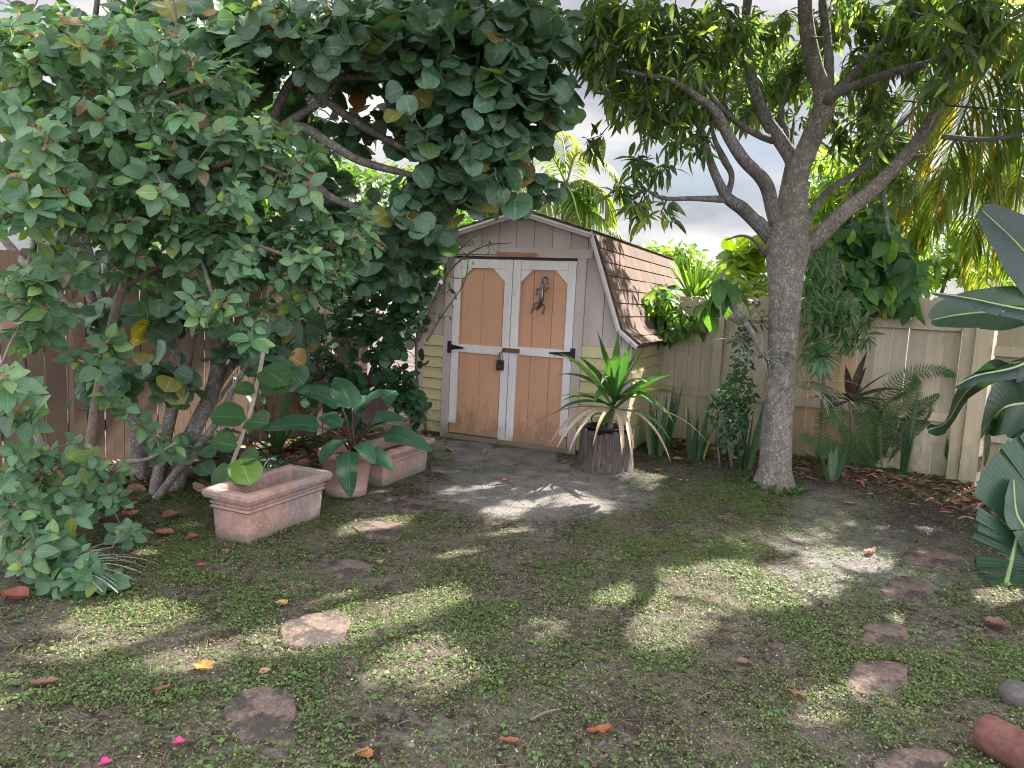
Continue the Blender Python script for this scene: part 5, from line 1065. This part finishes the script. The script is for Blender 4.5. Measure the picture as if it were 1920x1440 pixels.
# ------------------------------------------------------------ palms
def palm(name, label, base, crown, fronds, L_, w_, n, pals, trunk_r=.13, droop=1.2, ang=1.0, dead=None):
    t = thing(name, label, 'palm', base); mb = MB(); c = np.array(crown, float); b = np.array(base, float)
    tube(mb, [b, b*.5+c*.5+[.05, 0, 0], c], [trunk_r*1.2, trunk_r, trunk_r*.9], 12, n=30, wob=.03); mb.build('trunk', M['bark'], t)
    for f_ in fronds:
        pts = [c]+[P(*q) for q in f_]; mb = MB(); s_ = MB(); c_ = pal(1, pals, .15)[0]
        cf = lambda t_: (c_*rng.uniform(.8, 1.25)) if rng.random() > (dead or 0) else np.array([.45, .20, .04])*rng.uniform(.7, 1.2)
        pinnate(mb, pts, L_, w_, n, ang, droop, cf, .1, 4, None, .022, .12, s_); fr = mb.build('frond', M['palm'], t); s_.build('rachis', M['midrib'], fr)
PG = [((.11, .18, .035), 3), ((.17, .22, .045), 3), ((.22, .22, .06), 1)]
palm('coconut_palm', 'coconut palm with long yellow-green and orange drooping fronds at the right behind the fence', (6.9, 9.4, 0), (6.9, 9.4, 4.7),
 [[(1930, 60, 9.0), (1850, 130, 8.7), (1790, 260, 8.5), (1750, 420, 8.4)], [(1920, 120, 9.0), (1860, 200, 8.8), (1830, 330, 8.7), (1820, 480, 8.6)], [(1900, 20, 9.0), (1800, 60, 8.6), (1720, 170, 8.4), (1690, 330, 8.3)], [(1960, 200, 9.2), (1800, 290, 9.2), (1700, 360, 9.2), (1620, 460, 9.2)],
  [(1970, 240, 9.4), (1860, 300, 9.5), (1760, 380, 9.5), (1680, 500, 9.5)], [(1980, 260, 9.2), (1900, 330, 9.2), (1860, 430, 9.2), (1850, 530, 9.1)], [(1940, 20, 8.6), (1870, 20, 8.0), (1800, 60, 7.6)], [(1990, 150, 9.0), (1930, 260, 8.8), (1905, 380, 8.7), (1900, 500, 8.6)], [(1960, -40, 9.6), (1850, -60, 10), (1740, -20, 10.4)], [(1890, 90, 9.2), (1790, 170, 9.4), (1740, 280, 9.5), (1735, 400, 9.5)]],
 1.0, .030, 120, PG, droop=1.9, dead=.06)
palm('feather_palm', 'yellow-green feathery palm rising behind the shed roof ridge', (.95, 12.5, 0), P(1062, 345, 12.4),
 [[(1040, 300, 12.3), (1010, 265, 12.1), (975, 250, 12.0)], [(1080, 290, 12.3), (1110, 290, 12.1), (1150, 320, 12.0), (1165, 380, 11.9)], [(1100, 340, 12.2), (1135, 370, 12), (1150, 430, 11.9)], [(1020, 330, 12.3), (975, 340, 12.1), (930, 390, 12.0)], [(1090, 380, 12.2), (1130, 410, 12), (1170, 445, 11.9)], [(1040, 370, 12.2), (1010, 400, 12), (980, 440, 12)], [(1060, 300, 12.8), (1050, 250, 13), (1020, 215, 13.2)], [(1075, 370, 12), (1085, 410, 11.8), (1100, 450, 11.7)]],
 .55, .034, 64, PG, .12, 1.5)
# ------------------------------------------------------------ background trees and shrubs
def bgtree(label, cx, base, px0, blobs, T=T_ov_lo, mat='soft', size=.16, k=8, pals=LIT, name='leafy_tree', cat='tree', clearf=None, droop=.3, prune=True):
    Y = base[1]; p0 = np.array(base, float); a, b = proj(p0); b0 = blobs[0]
    st_ = [[(float(a), float(b), Y, 14), ((a+b0[0])/2+6, (b+b0[1])/2, Y, 11), (b0[0], b0[1], Y, 6)]]
    for q in blobs[1:3]: st_.append([((a+b0[0])/2+6, (b+b0[1])/2, Y, 8), (q[0], q[1], (q[4]+q[5])/2, 4)])
    tree_like(name, label, cat, base, st_, blobs, T, mat, size, k, pals, clearf=clearf, r0=.02, droop=droop, prune=prune)
def XY(px, Y): d = ray(px, 590); return (float(d[0]*Y/d[1]), Y, 0)
bgtree('rounded bright green tree far behind the right end of the shed roof', 0, XY(1275, 17), 0, [(1270, 485, 50, 32, 15.5, 18, 90), (1225, 475, 25, 15, 16, 18, 28), (1320, 505, 28, 20, 16, 18, 36)], size=.24, k=9)
bgtree('young round-leaved tree glowing yellow-green left of the mango trunk', 0, XY(1400, 9.6), 0, [(1398, 490, 30, 38, 9.3, 10, 26), (1415, 460, 18, 20, 9.3, 10, 9), (1380, 520, 35, 18, 9.2, 10, 14)], T=T_gr_lo, size=.20, k=5, pals=[((.18, .26, .03), 2), ((.12, .2, .03), 1)])
bgtree('feathery blue-green tree far behind, above the pale fence', 0, XY(1365, 16), 0, [(1368, 505, 28, 28, 15, 17, 50), (1345, 520, 20, 14, 15, 17, 20)], T=T_mg_lo, size=.2, k=9, pals=MIDG)
strap_clump('spiky_yucca', 'spiky yucca with bright narrow leaves poking above the pale fence', P(1300, 570, 9.0), [(math.cos(a)*r_, math.sin(a)*r_*.5, 1.1-r_*.6, .62, .04, .35, (.13, .23, .04)) for a, r_ in zip(np.linspace(0, 12, 34), rng.uniform(.1, 1.3, 34))], 'strap')
mb = MB(); yb = P(1300, 575, 9.0); tube(mb, [(yb[0], yb[1], 0), yb], [.07, .05], 8, sm=False); _y = [o for o in W if o.name.startswith('spiky_yucca')][0]; mb.build('stalk', M['twig'], _y)
bgtree('leafy creeper spilling over the pale fence onto the shed eave', 0, XY(1275, 8.9), 0, [(1245, 560, 30, 35, 8.0, 8.8, 34), (1300, 590, 35, 28, 8.0, 8.6, 30), (1265, 600, 25, 25, 7.9, 8.5, 18), (1340, 560, 30, 18, 8.2, 8.8, 16)], T=T_sf, size=.17, k=7, pals=[((.05, .12, .03), 3), ((.14, .24, .04), 2)], name='leafy_creeper', cat='creeper', droop=.6)
bgtree('low bright hedge peeking over the pale fence left of the mango trunk', 0, XY(1400, 9.2), 0, [(1390, 545, 55, 14, 8.8, 9.4, 40), (1320, 545, 30, 14, 8.8, 9.4, 18), (1440, 540, 30, 14, 8.8, 9.4, 18)], T=T_sf, size=.16, k=7, name='low_hedge', cat='hedge')
bgtree('yellow-green backlit tree behind the fence right of the mango trunk', 0, XY(1600, 9.6), 0, [(1590, 390, 90, 70, 9.2, 10.5, 130), (1640, 300, 60, 60, 9.2, 10.5, 60), (1540, 330, 50, 60, 9.2, 10.5, 46), (1700, 420, 60, 60, 9.4, 10.5, 50), (1550, 480, 50, 40, 9.2, 10, 30)], T=T_mg, mat='mango', size=.2, k=9, pals=LIT, droop=.5)
bgtree('bright low bush behind the fence under the coconut fronds', 0, XY(1740, 10.5), 0, [(1740, 500, 90, 40, 10, 11, 80), (1860, 510, 70, 40, 10, 11, 60), (1800, 440, 80, 40, 10.2, 11, 40)], T=T_ov_lo, size=.15, k=8, name='leafy_bush', cat='bush')
for k, (lab, px0, Y, bl) in enumerate([
 ('backlit yellow-green tree behind the shed ridge, left of the feather palm', 880, 12.5, [(880, 400, 75, 40, 12, 13.5, 90), (800, 430, 60, 40, 11.5, 13, 60), (930, 370, 50, 30, 12, 13, 40), (1090, 370, 25, 25, 12, 12.6, 12), (1105, 400, 22, 22, 12, 12.6, 10)]),
 ('backlit tree seen through the round-leaved branches above the shed', 650, 11.5, [(650, 420, 80, 50, 11, 12.5, 90), (720, 350, 90, 50, 11, 12.5, 70), (600, 320, 70, 50, 11, 12.5, 46), (700, 490, 70, 40, 10.5, 12, 46)]),
 ('backlit tree behind the middle of the tan fence', 420, 10.5, [(420, 400, 90, 60, 10, 11.5, 90), (330, 300, 90, 60, 10, 11.5, 70), (500, 480, 70, 40, 9.6, 11, 50), (480, 300, 70, 50, 10, 11.5, 46)]),
 ('backlit tree behind the left end of the tan fence', 120, 9.0, [(130, 400, 110, 60, 8.6, 9.8, 100), (60, 300, 90, 60, 8.6, 9.8, 60), (230, 420, 60, 50, 8.6, 9.8, 50), (180, 260, 90, 50, 8.6, 9.8, 50)])]):
    bgtree(lab, 0, XY(px0, Y), 0, bl, size=.17, k=9, pals=[((.10, .19, .03), 3), ((.15, .24, .04), 2), ((.05, .11, .03), 2)])
bgtree('ferny green creeper resting on the left slope of the shed roof', 0, XY(830, 9.6), 0, [(880, 420, 55, 18, 8.6, 9.6, 60), (830, 445, 40, 22, 8.4, 9.4, 46), (800, 480, 25, 25, 8.2, 9.0, 24)], T=T_ov_lo, size=.075, k=10, pals=[((.09, .19, .04), 2), ((.06, .13, .03), 1)], name='leafy_creeper', cat='creeper')
# ------------------------------------------------------------ lawn weeds, thatch, litter
def ground_pts(n, dens, x0=-4.6, x1=5.2, y0=1.7, y1=8.2):
    out = []
    while sum(len(o) for o in out) < n:
        x = rng.uniform(x0, x1, n*2); y = y0+(y1-y0)*rng.random(n*2)**1.35; p = np.stack([x, y, np.zeros(n*2)], 1); a, b = proj(p)
        ok = (a > -60) & (a < 1990) & (b < 1500) & (rng.random(n*2) < dens(x, y, a, b)); out.append(p[ok])
    p = np.concatenate(out)[:n]; p[:, 2] = gheight(p[:, 0], p[:, 1]); return p
def stone_mask(a, b):
    m = np.zeros(len(a), bool)
    for cx, cy, rx, ry, rot, _l in STONES: m |= (((a-cx)/rx)**2+((b-cy+(a-cx)*rot*.3)/ry)**2) < .92
    for cx, cy, rx, ry in ((865,838,62,13),(985,853,62,14),(905,862,55,13),(1020,874,50,12)): m |= (((a-cx)/rx)**2+((b-cy)/ry)**2) < .9
    return m
def in_fence(x, y):
    dl_ = (fl1-fl0); s1 = (x-fl0[0])*dl_[1]-(y-fl0[1])*dl_[0] > -.05*0   # right of left fence
    df = (f1-f0); s2 = (x-f0[0])*df[1]-(y-f0[1])*df[0] > 0
    ls = (x-SA[0])*SU[1]-(y-SA[1])*SU[0] > .08
    return s1 & s2 & (ls | (x > 1.4) | (x < -1.15))
def dweed(x, y, a, b):
    sd = pmask(a, b, SAND); dk = pmask(a, b, DARK); f = fbm(x, y, 1.1); g = fbm(x+9, y+3, 4.5)
    d = np.clip((f-.40)*2.4+.42, .12, 1)*np.clip((g-.34)*3+.15, .15, 1); d = d*(1-.93*sd)*(1-.9*dk); d *= np.where(b > 1330, .65, 1)
    return d*~stone_mask(a, b)*in_fence(x, y)
wc = [((.068, .105, .036), 5), ((.10, .14, .05), 4), ((.16, .185, .07), 2), ((.05, .08, .028), 2), ((.13, .11, .05), .6)]
mb = MB(); p = ground_pts(72000, dweed); n = len(p)
for q in range(4):
    a = rng.uniform(0, 6.28, n); d = np.stack([np.cos(a), np.sin(a), rng.uniform(.1, .7, n)], 1); pp_ = p+d*.002+[0, 0, .004]; pp_[:, 2] += rng.uniform(0, .014, n)*(q > 1); pp_[:, :2] += rng.normal(0, .009, (n, 2))
    scatter(mb, T_weed if q < 2 else T_quad, pp_, d, np.stack([rng.normal(0, .35, n), rng.normal(0, .35, n), np.ones(n)], 1), rng.uniform(.0045, .0115, n), pal(n, wc, .3))
p = ground_pts(3600, lambda x, y, a, b: dweed(x, y, a, b)*(fbm(x+3, y+8, 1.9) > .52)); n = len(p)
for q in range(2):
    a = rng.uniform(0, 6.28, n); scatter(mb, T_gr_lo, p+[0, 0, .012], np.stack([np.cos(a), np.sin(a), rng.uniform(.0, .6, n)], 1), np.stack([rng.normal(0, .3, n), rng.normal(0, .3, n), np.ones(n)], 1), rng.uniform(.010, .021, n), pal(n, [((.065, .12, .04), 3), ((.10, .16, .05), 2)], .2))
tag(mb.build('clover_weeds', M['weed']), 'patchy green clover and weeds growing across the sandy yard', 'weeds', kind='stuff')
mb = MB(); p = ground_pts(62000, lambda x, y, a, b: np.clip(.25+fbm(x+5, y, 1.7)*.9, 0, 1)*(1-.75*pmask(a, b, SAND))*(1-.8*pmask(a, b, DARK))*~stone_mask(a, b)*in_fence(x, y)); n = len(p); a = rng.uniform(0, 6.28, n)
d = np.stack([np.cos(a), np.sin(a), rng.uniform(.0, .45, n)], 1)
scatter(mb, T_blade, p+[0, 0, .002], d, np.stack([rng.normal(0, .4, n), rng.normal(0, .4, n), np.ones(n)], 1), rng.uniform(.014, .05, n), pal(n, [((.22, .165, .115), 4), ((.12, .085, .06), 4), ((.36, .30, .21), 1), ((.075, .13, .035), 4)], .25), rng.uniform(.3, .7, n))
tag(mb.build('dry_grass', M['weed']), 'dry brown thatch and short grass blades between the weeds', 'grass', kind='stuff')
# crumbs, twigs and sand grit
mb = MB(); p = ground_pts(34000, lambda x, y, a, b: np.where(in_fence(x, y), .8, 0)*~stone_mask(a, b)); n = len(p); a = rng.uniform(0, 6.28, n)
scatter(mb, T_quad, p+[0, 0, .003], np.stack([np.cos(a), np.sin(a), rng.normal(0, .3, n)], 1), np.stack([rng.normal(0, .5, n), rng.normal(0, .5, n), np.ones(n)], 1), rng.uniform(.003, .012, n), pal(n, [((.05, .04, .035), 4), ((.22, .15, .1), 4), ((.42, .38, .34), 1.0), ((.3, .12, .07), .5)], .25))
tag(mb.build('soil_crumbs', M['dead']), 'scattered crumbs of bark, soil and shell on the ground', 'debris', kind='stuff')
# leaf litter along the fences
def near_line(x, y, A, B, w_):
    d = B-A; L_ = np.linalg.norm(d); d = d/L_; s = (x-A[0])*d[1]-(y-A[1])*d[0]; t = (x-A[0])*d[0]+(y-A[1])*d[1]; return np.where((s > 0) & (t > -.3) & (t < L_+.3), np.exp(-(s/w_)**2), 0)
def dl_(x, y, a, b): return np.clip(near_line(x, y, f0, f1, .55)*1.0+near_line(x, y, fl0, fl1, .7)*.55+.5*np.exp(-(((x-4.2)/.5)**2+((y-6.1)/.5)**2)), 0, 1)*in_fence(x, y)
mb = MB(); p = ground_pts(4200, dl_, y1=8.6); n = len(p); a = rng.uniform(0, 6.28, n); p[:, 2] += rng.uniform(.0, .05, n)
LC = [((.20, .11, .075), 4), ((.30, .17, .12), 3), ((.12, .08, .06), 3), ((.40, .25, .17), 1), ((.33, .12, .08), 1)]
scatter(mb, T_mg, p, np.stack([np.cos(a), np.sin(a), rng.normal(0, .25, n)], 1), np.stack([rng.normal(0, .7, n), rng.normal(0, .7, n), np.ones(n)], 1), rng.uniform(.05, .16, n), pal(n, LC, .3)*.8, rng.uniform(.4, 1.2, n))
p = ground_pts(260, lambda x, y, a, b: near_line(x, y, fl0, fl1, .9)*in_fence(x, y), y1=8); n = len(p); a = rng.uniform(0, 6.28, n); p[:, 2] += rng.uniform(.0, .04, n)
scatter(mb, T_gr_lo, p, np.stack([np.cos(a), np.sin(a), rng.normal(0, .3, n)], 1), np.stack([rng.normal(0, .6, n), rng.normal(0, .6, n), np.ones(n)], 1), rng.uniform(.08, .17, n), pal(n, LC, .25))
tag(mb.build('leaf_litter', M['dead']), 'brown fallen leaf litter heaped along the foot of the fences', 'leaf litter', kind='stuff')
# shaggy low plants at the fence foot
def dg_(x, y, a, b): return np.clip(.7*np.exp(-(np.hypot(x-trunk_base[0], y-trunk_base[1])/.27)**4)+near_line(x, y, f0, f1, .25)+near_line(x, y, fl0, fl1, .45), 0, 1)*in_fence(x, y)*.9
mb = MB(); p = ground_pts(1500, dg_, y1=8.6); n = len(p)
for q in range(3):
    a = rng.uniform(0, 6.28, n); scatter(mb, T_ov_lo, p+[0, 0, .01], np.stack([np.cos(a), np.sin(a), rng.uniform(.3, 1.4, n)], 1), np.stack([np.zeros(n), -np.ones(n)*.3, np.ones(n)], 1), rng.uniform(.03, .075, n), pal(n, [((.03, .075, .025), 3), ((.05, .11, .03), 2)], .2))
tag(mb.build('ground_cover', M['ovate']), 'low dark green seedlings along the fence foot', 'ground cover', kind='stuff')
# ------------------------------------------------------------ individual fallen leaves, petals, sticks
FL = [(380, 1250, .085, (.62, .36, .10), 'curled golden-orange dead leaf on the weeds above the black-stained stone', 'r'), (497, 1256, .05, (.52, .34, .22), 'small tan curled leaf right of the golden one', 'r'), (527, 1130, .065, (.60, .36, .14), 'tan dead leaf with sharp tip left of the sunlit stepping stone', 'r'),
 (683, 1412, .06, (.48, .20, .08), 'rust-orange dead leaf near the bottom edge', 'r'), (1124, 1370, .075, (.40, .13, .06), 'narrow reddish-brown leaf at the bottom centre', 'n'), (955, 1388, .055, (.38, .14, .08), 'small red-brown leaf left of the narrow reddish one', 'n'), (85, 1280, .08, (.30, .17, .11), 'long brown leaf at the far lower left', 'n'),
 (712, 1052, .05, (.48, .34, .18), 'crumpled tan leaf on the edge of the oval stone', 'r'), (1270, 862, .11, (.55, .27, .08), 'bright orange fallen leaf in front of the snake plants', 'r'), (1233, 882, .08, (.38, .13, .09), 'dull red fallen leaf beside the log planter', 'r'), (950, 900, .09, (.33, .12, .07), 'dark red-brown leaf on the sand in front of the shed paving', 'r'),
 (1792, 945, .09, (.55, .27, .10), 'sunlit orange leaf on the dark soil near the corner post', 'r'), (310, 1000, .11, (.42, .20, .12), 'orange-brown round leaf in the bed left of the trough', 'r'), (360, 1008, .09, (.30, .12, .08), 'dark brown leaf touching the trough base', 'r'), (245, 965, .12, (.42, .17, .12), 'reddish round leaf under the left shrub', 'r'), (320, 968, .13, (.36, .18, .13), 'tall curled brown leaf standing at the trunk foot', 'r'),
 (28, 1120, .14, (.30, .10, .07), 'large dark red leaf on the ground at the left edge', 'r'), (1055, 866, .07, (.50, .27, .13), 'orange leaf on the paving right of the shed doors', 'r'), (1870, 1172, .12, (.30, .14, .13), 'mauve-brown curled leaf at the right edge', 'r'), (1497, 1300, .06, (.34, .15, .10), 'thin upright brown leaf left of the speckled stone', 'n'),
 (1632, 1035, .10, (.35, .19, .12), 'twisted brown leaf on the sand near the mossy stone', 'n'), (1595, 945, .09, (.40, .22, .15), 'pale brown leaf right of the mango tree foot', 'n'), (1395, 1240, .06, (.28, .15, .11), 'crumpled brown leaf in the weeds right of centre', 'r'), (835, 938, .06, (.4, .2, .1), 'small rusty leaf near the second trough', 'r'), (422, 1032, .06, (.48, .22, .08), 'little orange leaf at the near trough corner', 'r'),
 (1695, 1184, .04, (.48, .24, .12), 'small orange leaf lying on the sunlit-spotted stone', 'r'), (302, 1290, .05, (.33, .13, .08), 'small red-brown leaf below the golden leaf', 'n'), (770, 1395, .03, (.35, .28, .22), 'tiny tan leaf at the bottom left of centre', 'r')]
for px_, py_, s_, c_, lab, ty in FL:
    r3 = np.random.default_rng(int(px_*7+py_)); g = G(px_, py_, .02); rows, cc = 8, 3
    V = []; UV = []
    for i in range(rows+1):
        t_ = i/rows; w_ = (.42 if ty == 'r' else .17)*max(.03, math.sin(math.pi*min(1, t_**.85*.97+.02))**.65)*(1+.12*math.sin(t_*17+px_))
        for u in np.linspace(-1, 1, cc*2+1):
            V.append([u*w_, t_-.5, .10+.5*w_*u*u*r3.uniform(.8, 1.2)+.28*(t_-.5)**2*4*.35+.035*r3.normal()]); UV.append([u*.5+.5, t_])
    c_ = tuple(.6*v for v in c_); V = np.array(V)*s_*(1.0 if ty == 'r' else 1.4); an = r3.uniform(0, 6.28); ca, sa_ = math.cos(an), math.sin(an); V = V@np.array([[ca, sa_, 0], [-sa_, ca, 0], [0, 0, 1]]); k_ = cc*2+1; i = np.arange(rows)[:, None]*k_; j = np.arange(k_-1)[None]
    mb = MB(); mb.add(V, np.stack([i+j, i+j+1, i+k_+j+1, i+k_+j], -1).reshape(-1, 4), UV, c_); g[2] = .008 if ty == 'n' else .006
    tag(mb.build('fallen_leaf', M['dead'], None, local=True, origin=g), lab, 'leaf', 'fallen leaves in the yard')
for px_, py_, lab in ((335, 1393, 'magenta flower petal on the grass at the lower left'), (197, 1432, 'pink flower petal at the bottom left edge'), (377, 1061, 'red-pink petal in the weeds below the trough planter')):
    g = G(px_, py_, .015); mb = MB(); 
    for q in range(3):
        a = q*2.1+px_; scatter(mb, T_ov, [[0, 0, .004]], [(math.cos(a), math.sin(a), .5)], [(0, 0, 1)], [.024], np.array([[1, 1, 1.]]), 1.5)
    tag(mb.build('flower_petal', M['petal'], None, local=True, origin=g), lab, 'petal', 'pink petals on the grass')
for a, b, r_, lab in (((995, 1350), (1045, 1330), .006, 'short dark stick lying in the bare patch at the bottom centre'), ((1310, 1310), (1345, 1295), .003, 'thin grey twig right of centre in the weeds'), ((640, 1425), (690, 1405), .003, 'pale thin twig beside the rust-orange leaf'), ((1020, 1150), (1035, 1120), .003, 'thin pale twig in the grass at centre')):
    p0, p1 = G(*a, .015), G(*b, .02); mb = MB(); tube(mb, [p0, p0*.5+p1*.5+[0, .004, .004], p1], [r_, r_*.9, r_*.6], 6, n=8, wob=.1); tag(mb.build('stick', M['twig'], None, origin=p0), lab, 'stick')
# dry grey fan of fronds at the left bed
b = G(95, 1105); t = thing('dead_palm_frond', 'grey dried fan of frond strips lying under the left shrub', 'frond', b); mb = MB()
for k in range(22): a = -.5+k*.09; ribbon(mb, b+[0, 0, .08], (math.cos(a), math.sin(a)*.8, .35), rng.uniform(.3, .5), .012, .9, lambda t: 1-.5*t, 6, .3, np.array((.30, .31, .32))*rng.uniform(.6, 1.1))
mb.build('strips', M['dead'], t)
# ------------------------------------------------------------ camera and render settings
cd = bpy.data.cameras.new('camera'); cam = bpy.data.objects.new('camera', cd); col.objects.link(cam)
cd.sensor_width = 36; cd.lens = 36*FPX/1920; cd.clip_end = 2000; cd.clip_start = .05
cam.matrix_world = Matrix(((_r[0], _u[0], -_f[0], 0), (_r[1], _u[1], -_f[1], 0), (_r[2], _u[2], -_f[2], CAMZ), (0, 0, 0, 1)))
sc = bpy.context.scene; sc.camera = cam
sc.view_settings.view_transform = 'Standard'; sc.view_settings.look = 'None'; sc.view_settings.exposure = EXPO; sc.view_settings.gamma = 1
sc.cycles.max_bounces = 8; sc.cycles.diffuse_bounces = 4; sc.cycles.transmission_bounces = 4; sc.cycles.glossy_bounces = 3
sc.cycles.filter_width = 1.05; sc.cycles.use_denoising = True; sc.cycles.sample_clamp_indirect = 8; sc.cycles.use_adaptive_sampling = False
